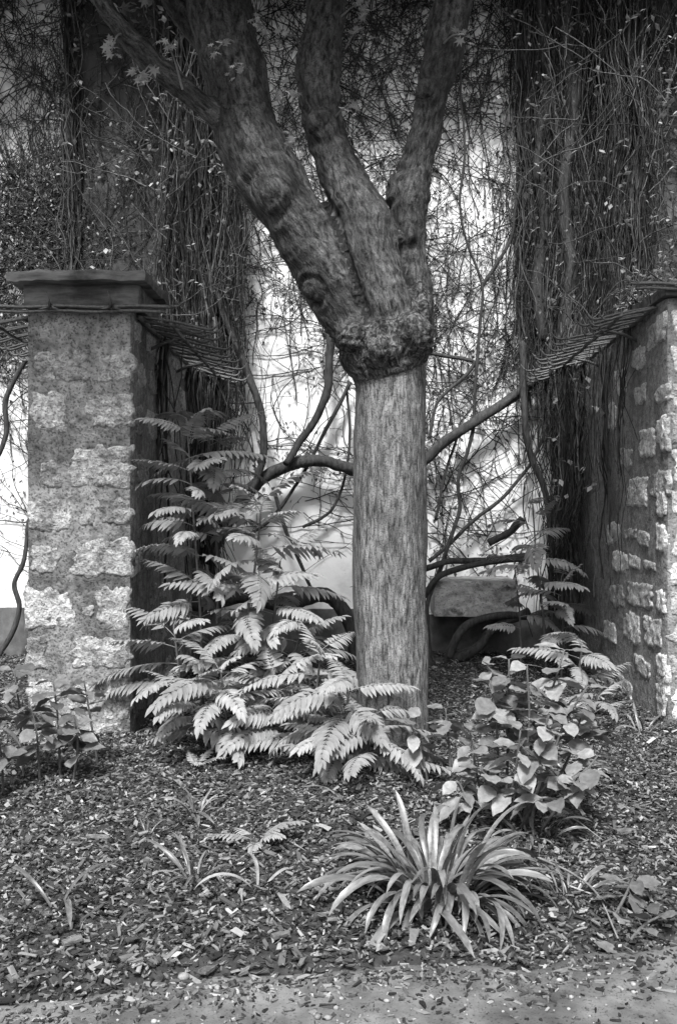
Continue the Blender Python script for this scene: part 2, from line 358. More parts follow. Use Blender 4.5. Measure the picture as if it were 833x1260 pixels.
while zz < 2.6:                                # quoins: alternate on the front face and round the corner
    hh = random.uniform(.16, .26); xx = XR0 + .02
    while xx < XR1 - .08:
        ww = min(random.uniform(.18, .34), XR1 - xx)
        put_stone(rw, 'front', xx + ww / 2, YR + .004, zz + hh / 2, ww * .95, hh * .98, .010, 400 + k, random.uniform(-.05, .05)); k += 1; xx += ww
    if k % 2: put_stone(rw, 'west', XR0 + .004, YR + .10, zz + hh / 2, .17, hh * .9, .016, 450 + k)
    zz += hh + .012

# ------------------------------------------------------------------ spiked iron trellises on the walls
def bar_mesh(length, droop, name='bar'):
    mb = MB()
    for off, zo, s in ((0, 0, 1.0), (.05, -.014, .84)):
        pts = [(-.06, off, zo), (length * .5 * s, off, zo - droop * .45), (length * .82 * s, off, zo - droop * .8), (length * .93 * s, off, zo - droop * .85 + .012), (length * s, off, zo - droop * .8 + .055)]
        c = spline(pts, 12); tube(mb, c, np.concatenate([np.full(8, .009), [.0082, .0065, .004, .0012]]), 6)
    return mb.mesh(name, M['iron'])
def trellis(x, side, y0, y1, n, z0, z1, length, droop, label):
    """bars stand out sideways from the wall face at x (side +1 looks to +x)"""
    t = empty('spiked_trellis', (x, y0, z0 - .05), label, 'trellis')
    me = bar_mesh(length, droop)
    for k in range(n):
        s = k / (n - 1); y = y0 + (y1 - y0) * s; z = z0 + (z1 - z0) * s
        part('bar', me, t, (x, y, z), Euler((random.uniform(-.03, .03), random.uniform(-.025, .025), (0 if side > 0 else math.pi) + random.uniform(-.02, .02))), (random.choice([.72, .9, .97, 1, 1.03, 1.08]), 1, 1))
    for q, rr in ((.06, .016), (.46, .014)):
        mb = MB(); ys_ = np.linspace(y0 - .05, y1 + .03, 22); sx = np.linspace(0, 1, 22)
        c = np.stack([np.full(22, x + side * length * q), ys_, z0 + (z1 - z0) * sx - droop * q - .022 + .006 * np.sin(np.arange(22) * 1.9)], 1)
        tube(mb, c, rr, 6, rough=.2, seed=int(q * 50)); mb.build('rail', M['iron'], t, base=c[0])
    for s in (.12, .5, .88):                   # brackets that carry the rails
        y = y0 + (y1 - y0) * s; z = z0 + (z1 - z0) * s
        mb = MB(); tube(mb, [(x - side * .05, y + .11, z - .17), (x + side * length * .2, y + .11, z - .10), (x + side * length * .47, y + .11, z - droop * .46 - .03)], .011, 6); mb.build('bracket', M['iron'], t, base=(x, y + .11, z - .17))
    return t
trellis(XL1, 1, 6.12, 8.92, 15, 2.565, 2.50, .48, .10, 'spiked iron trellis reaching towards the tree from the wall with slab coping')
trellis(XL0, -1, 6.05, 8.9, 14, 2.55, 2.45, .44, .11, 'spiked iron trellis on the far side of the wall with slab coping')
trellis(XR0, -1, 6.45, 8.92, 16, 2.68, 2.50, .50, .10, 'spiked iron trellis below the leafy top of the patchy stone wall')
def star_mesh():
    mb = MB()
    for dx, dy, dz, L in ((-.25, -.2, 1, .085), (-.9, -.5, -.45, .075), (.9, -.5, -.45, .075), (.1, -1, .1, .07)):
        d = np.array([dx, dy, dz]); d /= np.linalg.norm(d); c = np.array([np.zeros(3), d * L * .5, d * L + np.array([0, 0, .008])])
        tube(mb, c, [.011, .007, .001], 6)
    return mb.mesh('spike', M['iron'])
STAR = star_mesh()
def rail_thing(xa, xb, y, z, stars, hook, label):
    t = empty('spiked_rail', (xa, y, z), label, 'rail')
    for oy, oz in ((0, 0), (.012, -.026)):
        mb = MB(); xs_ = np.linspace(xa, xb - (0 if oz == 0 else .05), 20)
        c = np.stack([xs_, np.full(20, y + oy), z + oz + .004 * np.sin(np.arange(20) * .9)], 1); tube(mb, c, .012, 6, rough=.15); mb.build('rod', M['iron'], t, base=c[0])
    e = xb if hook > 0 else xa
    mb = MB(); c = spline([(e - hook * .02, y, z), (e + hook * .03, y, z + .004), (e + hook * .055, y, z + .035)], 7); tube(mb, c, np.linspace(.011, .001, 7), 6); mb.build('hook_tip', M['iron'], t, base=c[0])
    for sx in stars: part('spike', STAR, t, (sx, y - .008, z), Euler((0, 0, random.uniform(-.3, .3))))
    for sx in (stars or [xa + .1]):
        mb = MB(); tube(mb, [(sx, y - .01, z - .012), (sx, y + .06, z - .012)], .009, 6); mb.build('bracket', M['iron'], t, base=(sx, y, z))
yl = YL - .055
rail_thing(P(-40, 0, yl)[0], P(214, 0, yl)[0], yl, P(0, 377, yl)[2], [P(63, 0, yl)[0], P(138, 0, yl)[0]], 1, 'spiked iron rail across the face of the wall with slab coping')
yr = YR - .075
rail_thing(P(782, 0, yr)[0], XR1, yr, P(0, 349, yr)[2], [P(800, 0, yr)[0] + .2], -1, 'spiked iron rail across the leafy top of the patchy stone wall')

# ------------------------------------------------------------------ the pollarded tree
TD = 5.32                                     # distance of the trunk's axis
def limb(rows):
    """rows of photo x, y, width and depth offset -> points and radii"""
    out = []
    for x, y, wd, dd in rows:
        p = P(x, y, TD + dd); out.append([*p, wd / 2 / F * (TD + dd)])
    return np.array(out)
LIMBS = {
 'trunk': limb([(487, 985, 112, 0), (485, 945, 98, 0), (482, 900, 91, 0), (481, 800, 89, 0), (479, 700, 90, 0), (479, 600, 90, 0), (480, 520, 88, 0), (480, 470, 88, 0), (475, 440, 96, 0)]),
 'burl': limb([(478, 459, 82, 0), (476, 450, 100, -.01), (474, 436, 112, -.015), (473, 420, 108, -.01), (472, 400, 92, 0), (474, 380, 74, 0)]),
 'left': limb([(458, 418, 70, 0), (424, 375, 78, -.03), (396, 325, 80, -.05), (364, 272, 82, -.07), (335, 226, 88, -.08), (314, 188, 86, -.04), (300, 150, 80, .04), (287, 90, 76, .08), (274, 20, 78, .1), (262, -60, 72, .1), (245, -150, 56, .1), (240, -210, 44, .1)]),
 'left_low': limb([(292, 165, 40, .02), (262, 140, 36, -.05), (230, 114, 33, -.1), (190, 80, 31, -.16), (152, 40, 28, -.2), (122, 0, 25, -.25), (90, -60, 22, -.3), (50, -130, 18, -.35)]),
 'left_mid': limb([(288, 95, 50, .08), (262, 58, 42, .12), (236, 25, 37, .16), (208, -12, 33, .2), (170, -80, 28, .3), (140, -170, 20, .4)]),
 'mid': limb([(480, 412, 66, -.04), (468, 365, 76, -.07), (453, 305, 76, -.06), (434, 245, 68, -.01), (413, 195, 58, .05), (398, 145, 50, .1), (391, 90, 48, .15), (396, 30, 46, .2), (404, -50, 44, .22), (400, -150, 36, .22), (408, -210, 26, .22)]),
 'right': limb([(506, 412, 56, .03), (505, 362, 54, .02), (500, 312, 48, .03), (499, 268, 48, .04), (505, 232, 52, .05), (517, 185, 44, .05), (531, 130, 44, .06), (541, 85, 44, .08), (553, 20, 47, .1), (566, -50, 45, .1), (585, -140, 36, .1), (595, -200, 26, .1)]),
 'stub': limb([(500, 420, 50, -.06), (508, 385, 48, -.05), (511, 360, 34, -.03), (511, 340, 18, -.01)]),
}
KNOBS = [(336, 236, 40, -.06 - .135), (386, 358, 22, -.03 - .11), (486, 232, 30, .03), (524, 112, 26, -.02), (395, 150, 34, -.01), (498, 292, 30, -.04), (436, 412, 44, -.16), (505, 412, 54, -.16), (468, 432, 50, -.17)]
tmb = MB(); CEN = []
for k, (nm, L) in enumerate(LIMBS.items()):
    n = 14 * (len(L) - 1) + 1; s = spline(L, n)
    tube(tmb, s[:, :3], s[:, 3], 28)
    CEN.append(s)
for (x, y, wd, dd) in KNOBS:
    c = P(x, y, TD + dd); r = wd / 2 / F * TD
    a = np.linspace(-1, 1, 9); tube(tmb, np.stack([c[0] + 0 * a, c[1] + a * r, c[2] + 0 * a], 1), r * np.sqrt(1 - a ** 2 * .98), 14)
raw = bpy.data.objects.new('raw', tmb.mesh('raw', M['bark'])); col.objects.link(raw)
md = raw.modifiers.new('r', 'REMESH'); md.mode = 'VOXEL'; md.voxel_size = .0125
ms = raw.modifiers.new('s', 'SMOOTH'); ms.factor = .5; ms.iterations = 5
dg = bpy.context.evaluated_depsgraph_get(); ev = raw.evaluated_get(dg); tm = ev.to_mesh()
nv = len(tm.vertices); V = np.empty(nv * 3); tm.vertices.foreach_get('co', V); V = V.reshape(-1, 3)
NR = np.empty(nv * 3); tm.vertices.foreach_get('normal', NR); NR = NR.reshape(-1, 3)
npoly = len(tm.polygons); lt = np.empty(npoly, np.int32); tm.polygons.foreach_get('loop_total', lt)
lp = np.empty(len(tm.loops), np.int32); tm.loops.foreach_get('vertex_index', lp)
ls_ = np.concatenate([[0], np.cumsum(lt)[:-1]])
ev.to_mesh_clear(); bpy.data.objects.remove(raw)
def nearest(V):
    best = np.full(len(V), 1e9); idx = np.zeros(len(V), int); along = np.zeros(len(V))
    for k, s in enumerate(CEN):
        for q in range(0, len(s), 3):
            d = np.linalg.norm(V - s[q, :3], axis=1) / s[q, 3] + (.12 if k == 1 else 0)
            m = d < best; best[m] = d[m]; idx[m] = k
    return idx
# position along and across the nearest limb, for the grain of the bark
bst = np.full(len(V), 1e9); LSP = np.zeros_like(V)
for k, s in enumerate(CEN):
    c_ = s[::3, :3]; t_ = np.gradient(c_, axis=0); t_ /= np.linalg.norm(t_, axis=1)[:, None]
    al = np.concatenate([[0], np.cumsum(np.linalg.norm(np.diff(c_, axis=0), axis=1))])
    for q in range(len(c_)):
        d = np.linalg.norm(V - c_[q], axis=1) / s[q * 3, 3] + (.12 if k == 1 else 0); m = d < bst; bst[m] = d[m]; rel = V[m] - c_[q]
        u_ = np.cross(t_[q], [0, 1, 0]); u_ /= np.linalg.norm(u_); w_ = np.cross(t_[q], u_)
        LSP[m] = np.stack([rel @ u_, rel @ w_, al[q] + rel @ t_[q] + 5.0 * k], 1)
zb = P(0, 425, TD)[2]
nearb = np.exp(-((V[:, 2] - zb) / .10) ** 2)            # how close to the burl's height
up = smooth01((V[:, 2] - zb - .05) / .3)
disp = .004 * fbm(LSP * np.array([26, 26, 5]), 4, 81) * (1 - up) + (.005 * fbm(LSP * np.array([9, 9, 34]), 3, 82) + .006 * fbm(LSP * np.array([22, 22, 8]), 3, 87)) * up + .016 * fbm(V * 3.4, 3, 83) * (.55 + up)
lump = fbm(V * 17, 4, 84); disp = disp + nearb * (.022 * np.abs(lump) + .012 * fbm(V * 45, 2, 85) - .004)
rings = np.sin(V[:, 2] * 160 + 3 * vnoise(V * 5, 86)) * .0025 * np.exp(-((V[:, 2] - zb + .17) / .06) ** 2); disp = disp + rings
for (x, y, wd, dd) in KNOBS[:5]:                         # rings folded round each old branch scar
    c = P(x, y, TD + dd); r = wd / 2 / F * TD; dist = np.linalg.norm(V - c, axis=1) / r
    disp = disp + (.016 * np.cos(dist * 5.5) * np.exp(-((dist - 1.0) / 1.1) ** 2)) - .02 * np.exp(-(dist / .45) ** 2)
DS = []
for k, s in enumerate(CEN):
    b_ = np.full(len(V), 1e9)
    for q in range(0, len(s), 2): b_ = np.minimum(b_, np.linalg.norm(V - s[q, :3], axis=1) - s[q, 3])
    DS.append(b_)
dd_ = np.sort(np.stack([DS[k] for k in (2, 5, 6)], 1), 1)      # folds where two limbs press together
crease = np.exp(-((dd_[:, 1] - dd_[:, 0]) / .027) ** 2) * smooth01((V[:, 2] - zb - .02) / .12) * (dd_[:, 1] < .09)
disp = disp - .036 * crease
V2 = V + NR * disp[:, None]
# new normals
quads = lp.reshape(-1, 4) if (lt == 4).all() else None
if quads is None: quads = np.array([list(lp[ls_[i]:ls_[i] + lt[i]]) for i in range(npoly) if lt[i] == 4])
fn = np.cross(V2[quads[:, 2]] - V2[quads[:, 0]], V2[quads[:, 3]] - V2[quads[:, 1]])
NN = np.zeros_like(V2)
for k in range(4): np.add.at(NN, quads[:, k], fn)
NN /= np.linalg.norm(NN, axis=1)[:, None] + 1e-12
fc = V[quads].mean(1); fid = nearest(fc)
fid[fid == 7] = 1
tree = empty('pollard_tree', (CEN[0][2][0], TD, 0), 'old pollarded tree with a thick pale trunk and forking knobbly limbs', 'tree')
NAMES = ['trunk', 'burl', 'limb', 'branch', 'branch', 'limb', 'limb']
PARTS = []
for k, nm in enumerate(NAMES):
    q = quads[fid == k]; u, inv = np.unique(q, return_inverse=True); mb = MB(); mb.add(V2[u], inv.reshape(-1, 4))
    base = CEN[k][0][:3]
    o = mb.build(nm, M['bark'] if k == 0 else M['burl'] if k == 1 else M['limb'], tree, base=base)
    la = o.data.attributes.new('limb_space', 'FLOAT_VECTOR', 'POINT'); la.data.foreach_set('vector', LSP[u].ravel().astype(np.float32))
    o.data.normals_split_custom_set_from_vertices([tuple(x) for x in NN[u]])
    PARTS.append(o)

# leaves with five pointed lobes
def palmate_vf(size, fold=.15):
    ang = np.radians([-150, -112, -78, -52, -36, -14, 0, 14, 36, 52, 78, 112, 150]); rad = np.array([.42, .30, .72, .40, .88, .46, 1, .46, .88, .40, .72, .30, .42])
    v = np.stack([rad * np.cos(ang), rad * np.sin(ang), -fold * rad ** 2 + .06 * np.cos(ang * 5)], 1) * size
    v = np.vstack([[0, 0, 0], v]); return v, np.array([[0, k, k + 1] for k in range(1, 13)])
PV, PF = palmate_vf(1.0)
def rand_rot(n, tilt=.9):
    az = rng.uniform(0, 2 * math.pi, n); ti = rng.uniform(-tilt, tilt, n); ro = rng.uniform(-.5, .5, n)
    cz, sz, ct, st, cr, sr = np.cos(az), np.sin(az), np.cos(ti), np.sin(ti), np.cos(ro), np.sin(ro); o, z = np.ones(n), np.zeros(n)
    A = np.array([[cz, -sz, z], [sz, cz, z], [z, z, o]]).transpose(2, 0, 1); B = np.array([[ct, z, st], [z, o, z], [-st, z, ct]]).transpose(2, 0, 1); C = np.array([[o, z, z], [z, cr, -sr], [z, sr, cr]]).transpose(2, 0, 1)
    return A @ B @ C
def scatter(mb, pts, sizes, pv, pf, tilt=.9, shade=None):
    n = len(pts); Rm = rand_rot(n, tilt)
    v = np.einsum('nij,kj->nki', Rm, pv) * np.asarray(sizes)[:, None, None] + np.asarray(pts)[:, None, :]
    f = (pf[None] + (np.arange(n) * len(pv))[:, None, None]).reshape(-1, pf.shape[1])
    sh = rng.uniform(0, 1, n) if shade is None else shade
    mb.add(v.reshape(-1, 3), f, np.repeat(sh, len(pv)))
# crown above the picture, thickened and drawn forward to shade the limbs: twigs and leaf clumps round the limb ends
cmb = MB(); tw = MB()
ends = [CEN[k][-1][:3] for k in (2, 3, 4, 5, 6)] + [CEN[k][-18][:3] for k in (2, 4, 5, 6)]
tips = []
for e in ends:
    for q in range(13):
        d = np.array([rng.normal(0, .9), rng.normal(-.55, .6), abs(rng.normal(.2, .25))]); L = rng.uniform(.6, 1.45)
        d = d / np.linalg.norm(d) * L; c = spline([e, e + d * .5 + rng.normal(0, .08, 3), e + d], 8)
        tube(tw, c, np.linspace(.022, .005, 8), 5); tips += [c[4], c[6], c[7]]
tips = np.array(tips); tips = tips[(tips[:, 2] > 4.4) & (tips[:, 1] < 5.6)]
pts = np.repeat(tips, 60, 0) + rng.normal(0, .2, (len(tips) * 60, 3)); pts = pts[pts[:, 2] > 4.15 + .12 * rng.normal(0, 1, len(pts)) + .06 * (pts[:, 1] - 5.3)]
scatter(cmb, pts, rng.uniform(.05, .09, len(pts)), PV, PF, 1.0)
cr = cmb.build('crown', M['canopy'], tree, smooth=False); cr['kind'] = 'stuff'
twp = tw.build('twigs', M['vine'], tree); twp['kind'] = 'stuff'
# young shoots on the limbs
SH = [(192, 84, -.3, 176, 92, .055), (288, 52, -.28, 268, 60, .04), (345, 140, -.22, 352, 110, .045), (352, 190, -.26, 356, 172, .04), (372, 130, -.05, 362, 118, .04), (408, 150, -.05, 436, 132, .045),
      (540, 60, -.1, 572, 42, .045), (425, 60, .0, 446, 36, .055), (225, 110, -.35, 205, 52, .04), (330, 60, -.2, 322, 28, .045), (300, 100, -.25, 290, 80, .035), (150, 42, -.35, 138, 62, .045), (372, 60, .0, 352, 44, .04), (420, 20, 0, 452, 8, .05)]
for k, (x, y, dd, x2, y2, sz) in enumerate(SH):
    a = P(x, y, TD + dd + .12); b = P(x2, y2, TD + dd - .08); mb = MB(); c = spline([a, (a + b) / 2 + [0, 0, .03], b], 7); tube(mb, c, np.linspace(.006, .003, 7), 5, shade=.3)
    pp = np.vstack([c[-1] + rng.normal(0, .022, (5, 3)), c[4] + rng.normal(0, .02, (2, 3))]); scatter(mb, pp, rng.uniform(.6, 1.1, 7) * sz, PV, PF, .8, rng.uniform(.5, 1, 7))
    near = min((2, 3, 4, 5, 6), key=lambda q: np.min(np.linalg.norm(CEN[q][:, :3] - a, axis=1) - CEN[q][:, 3]))
    mb.build('shoot', M['vineleaf'], PARTS[near], smooth=False, base=a)

# ------------------------------------------------------------------ woody vines
def vine(path, wpx, label, depth=8.78, taper=(1, .8), bend=0.0, group=None, name='woody_vine'):
    pts = []
    for q in path:
        x, y = q[:2]; d = q[2] if len(q) > 2 else depth
        pts.append(P(x, y, d))
    n = 10 * (len(pts) - 1) + 1; c = spline(pts, n)
    c = c + .012 * np.stack([fbm(c * 3 + 7, 2, 91), .5 * fbm(c * 3, 2, 92), fbm(c * 3 + 3, 2, 93)], 1)
    r = wpx / 2 / F * depth * np.linspace(taper[0], taper[1], n)
    mb = MB(); tube(mb, c, r, 12 if wpx > 7 else 7, rough=.16, seed=int(path[0][0]), shade=rng.uniform(.35, .65))
    o = mb.build(name, M['vine'], base=c[0]); tag(o, label, 'vine', group); return o
vine([(250, 690, 8.78), (285, 635, 8.78), (308, 603, 8.78), (332, 584, 8.78), (365, 570, 8.78), (400, 567, 8.78), (433, 577, 8.78), (480, 592, 8.78), (524, 566, 8.78), (548, 541, 8.78), (590, 515, 8.78), (640, 483, 8.78), (662, 462, 8.78), (688, 405, 8.78), (708, 330, 8.78), (716, 240, 8.78), (708, 140, 8.7), (715, 20, 8.75), (710, -80, 8.8)], 17, 'thick dark woody vine arching behind the trunk and up to the iron trellis', 8.5, (1.0, .55))
vine([(408, 395), (404, 440), (402, 478), (388, 515), (368, 545), (352, 572, 8.65)], 11, 'twisting woody vine joining the arching vine beside the trunk', 8.75)
vine([(262, 350), (285, 410), (306, 462), (321, 500), (325, 548), (317, 588), (306, 606, 8.65)], 10, 'woody vine drooping from the tip of the iron trellis down to the arching vine', 8.7)
vine([(205, 705, 8.4), (240, 742, 8.4), (300, 734, 8.45), (350, 744, 8.5), (392, 732, 8.5), (415, 742, 8.5), (432, 775, 8.45), (440, 830, 8.4)], 20, 'thick gnarled vine lying low along the wall behind the feathery shrubs', 8.45)
vine([(522, 700), (550, 692), (590, 690), (642, 684), (690, 672)], 8, 'straight woody vine running level just above the stone block', 8.5)
vine([(522, 735, 8.4), (540, 710, 8.4), (570, 698, 8.4), (620, 690, 8.4), (660, 690, 8.4)], 8, 'bent woody vine curving up beside the end of the stone block', 8.4)
vine([(600, 668, 8.4), (625, 655, 8.4), (643, 638, 8.35)], 9, 'short cut-off dark vine stub above the stone block', 8.4, (1, 1))
vine([(522, 816, 8.4), (556, 812, 8.4), (588, 795, 8.4), (606, 774, 8.4), (650, 752, 8.45)], 13, 'thick vine lying on the soil in the hollow under the stone block', 8.4)
vine([(553, 808, 8.3), (565, 780, 8.3), (585, 763, 8.35), (620, 757, 8.4), (665, 760, 8.45)], 11, 'looping vine arched against the underside of the stone block', 8.35)
vine([(531, 828, 8.2), (527, 770, 8.3), (529, 735, 8.4), (548, 685, 8.6), (564, 630), (565, 590), (580, 535), (584, 474), (591, 396), (593, 348), (575, 300), (566, 250), (572, 190), (566, 110), (575, 20), (570, -60)], 6, 'long upright vine rising beside the trunk and forking high on the wall', 8.8, (1, .35))
vine([(593, 352), (608, 330), (628, 295), (634, 250), (648, 200), (645, 120), (655, 40), (650, -60)], 5, 'forked upper arm of the long upright vine beside the trunk', 8.82, (1, .5))
vine([(530, 435), (575, 442), (582, 448), (572, 462), (548, 482), (535, 500), (527, 540)], 5, 'thin hooked vine looping out from behind the burl', 8.85)
vine([(642, 420, 8.6), (644, 474, 8.6), (648, 532, 8.6), (656, 567, 8.65), (668, 598, 8.7), (676, 650, 8.7), (678, 760, 8.6)], 9, 'dark vine dropping straight down from the end of the trellis by the patchy wall', 8.65)
vine([(528, 690), (555, 668), (583, 640), (617, 612), (650, 575), (668, 540), (684, 500)], 5, 'slim vine slanting up across the white wall towards the right-hand curtain of stems', 8.85)
vine([(535, 640), (550, 575), (565, 530)], 4, 'short slim vine leaning against the white wall beside the trunk', 8.88)
vine([(-10, 575), (8, 536), (8, 495), (22, 462), (42, 432), (60, 400)], 7, 'crooked vine hanging past the far side of the stone wall end', 8.6)
vine([(-8, 822), (14, 782), (23, 745), (17, 718), (30, 690), (36, 640)], 7, 'crooked vine climbing over the grey plinth behind the stone wall end', 8.75)
vine([(430, 470), (405, 520), (380, 570), (365, 595), (330, 640), (300, 660)], 5, 'slim slanting vine crossing beneath the arching vine', 8.86)
vine([(372, 648), (395, 637), (412, 620), (424, 590), (430, 540), (426, 480)], 4, 'thin bow-shaped vine on the clean white plaster by the trunk', 8.9)
vine([(335, 600), (350, 650), (368, 690), (380, 720), (392, 738)], 5, 'thin vine sloping down to the gnarled vine by the trunk', 8.8)
vine([(698, 480, 8.4), (690, 530, 8.4), (712, 560, 8.4), (700, 600, 8.4), (715, 640, 8.4), (705, 690, 8.4), (712, 770, 8.3)], 11, 'knotted dark vine twisting down in the corner by the patchy stone wall', 8.4)
vine([(668, 420), (660, 350), (670, 280), (662, 200), (672, 110), (665, 0), (670, -80)], 14, 'heavy dark vine climbing to the top of the wall above the trellis', 8.7)
vine([(690, 430), (700, 330), (694, 240), (704, 140), (696, 40), (700, -80)], 17, 'heaviest dark vine trunk in the tangle beside the right-hand curtain of stems', 8.65)

# ------------------------------------------------------------------ creeping stems on the wall
def dens(px, py):
    """how thickly the creeper covers the wall, read from the photograph (0 to 1)"""
    d = np.where(py < 110, 1.5, np.where(py < 200, 1.0, np.where(py < 330, .7, np.where(py < 480, .6, .36))))
    d = np.where((px > 285) & (px < 435) & (py > 590), .035, d)
    d = np.where((px > 330) & (px < 425) & (py > 480) & (py <= 590), .14, d)
    d = np.where((px > 525) & (px < 640) & (py > 140) & (py < 480), .40, d)
    d = np.where((px > 640) & (py < 560), .8, d)
    d = np.where((px < 40) & (py > 470), .05, d)
    d = np.where((px < 95) & (py < 340), 1.1, d)
    return d
def creep(mb, n, x_rng, z_rng, y, seed, steps=(8, 26), step=.05, rad=(.0028, .006), up=.6, use_d=True):
    g = np.random.default_rng(seed); made = 0; tries = 0
    while made < n and tries < n * 30:
        tries += 1
        x = g.uniform(*x_rng); z = g.uniform(*z_rng); px = CX + x / y * F; py = HOR - (z - CAMH) / y * F
        if g.random() > (float(dens(np.array(px), np.array(py))) if use_d else .6) * max(.08, .75 + 1.1 * float(vnoise(np.array([[x * 2.2, z * 2.2, 3.3]]), 77)[0])): continue
        m = g.integers(*steps); a = math.pi / 2 + g.normal(0, 1.0 - up * .5) if g.random() < up else g.uniform(0, 2 * math.pi)
        an = a + np.cumsum(g.normal(0, .13, m)); st = step * g.uniform(.6, 1.3)
        c = np.stack([x + np.cumsum(np.cos(an)) * st, np.full(m, y) - g.uniform(.004, .03) - .012 * np.abs(np.sin(np.arange(m) * .5 + g.uniform(0, 6))), z + np.cumsum(np.sin(an)) * st], 1)
        r0 = g.uniform(*rad); tube(mb, c, np.linspace(r0, r0 * .6, m), 4, cap=False, shade=g.uniform(.1, .8)); made += 1
        for _ in range(g.integers(1, 5)):      # side twigs
            k = g.integers(0, m); b = an[k] + g.choice([-1, 1]) * g.uniform(.5, 1.3); mm = g.integers(3, 7); bn = b + np.cumsum(g.normal(0, .3, mm))
            cc = c[k] + np.stack([np.cumsum(np.cos(bn)) * .035, -np.abs(g.normal(0, .006, mm)), np.cumsum(np.sin(bn)) * .035], 1)
            tube(mb, np.vstack([c[k], cc]), np.linspace(.0032, .0022, mm + 1), 3, cap=False, shade=g.uniform(.1, .8))
def tuft_pts(n, x_rng, z_rng, y, seed, floor=0):
    g = np.random.default_rng(seed); out = []
    while len(out) < n:
        x = g.uniform(*x_rng); z = g.uniform(*z_rng); px = CX + x / y * F; py = HOR - (z - CAMH) / y * F
        if g.random() < float(dens(np.array(px), np.array(py))) * max(.05, .6 + 1.3 * float(vnoise(np.array([[x * 2.2, z * 2.2, 3.3]]), 77)[0])): out.append((x, y - g.uniform(.01, .06), z))
    return np.array(out)
# simple small leaf
LV = np.array([[0, 0, 0], [.45, .30, -.05], [.45, 0, .04], [.45, -.30, -.05], [1, 0, -.18]], float); LF = np.array([[0, 2, 1], [0, 3, 2], [1, 2, 4], [2, 3, 4]])
def creeper(label, xr, zr, y, n, nl, seed, up=.6, use_d=True, rad=(.0028, .006)):
    base = (sum(xr) / 2, y, max(0, zr[0]))
    t = empty('wall_creeper', base, label, 'creeper')
    mb = MB(); creep(mb, n, xr, zr, y, seed, up=up, use_d=use_d, rad=rad); s = mb.build('stems', M['twig'], t); s['kind'] = 'stuff'
    mb = MB(); p = tuft_pts(nl, xr, zr, y, seed + 1) if use_d else np.stack([rng.uniform(*xr, nl), y - rng.uniform(.01, .06, nl), rng.uniform(*zr, nl)], 1)
    dark = rng.random(nl) < .85
    scatter(mb, p, rng.uniform(.02, .055, nl), LV, LF, 1.4, np.where(dark, rng.uniform(-.25, .0, nl), rng.uniform(.3, 1, nl)))
    l = mb.build('leaves', M['vineleaf'], t, smooth=False); l['kind'] = 'stuff'
creeper('fine creeper stems webbed over the white plaster on both sides of the trunk', (-1.0, 1.75), (.5, 5.9), WALL - .004, 1150, 7000, 501)
creeper('tangled creeper on the white plaster beyond the slab coping', (-3.4, -2.38), (.6, 5.9), WALL - .004, 800, 5200, 511)
creeper('sparse creeper trailing over the dark plaster panel', (-2.36, -1.5), (2.5, 5.9), WALL - .11, 210, 900, 521, use_d=False)
creeper('loose creeper hanging over the grey stone pier', (2.62, 3.5), (2.6, 5.9), WALL - .18, 200, 500, 531, use_d=False)

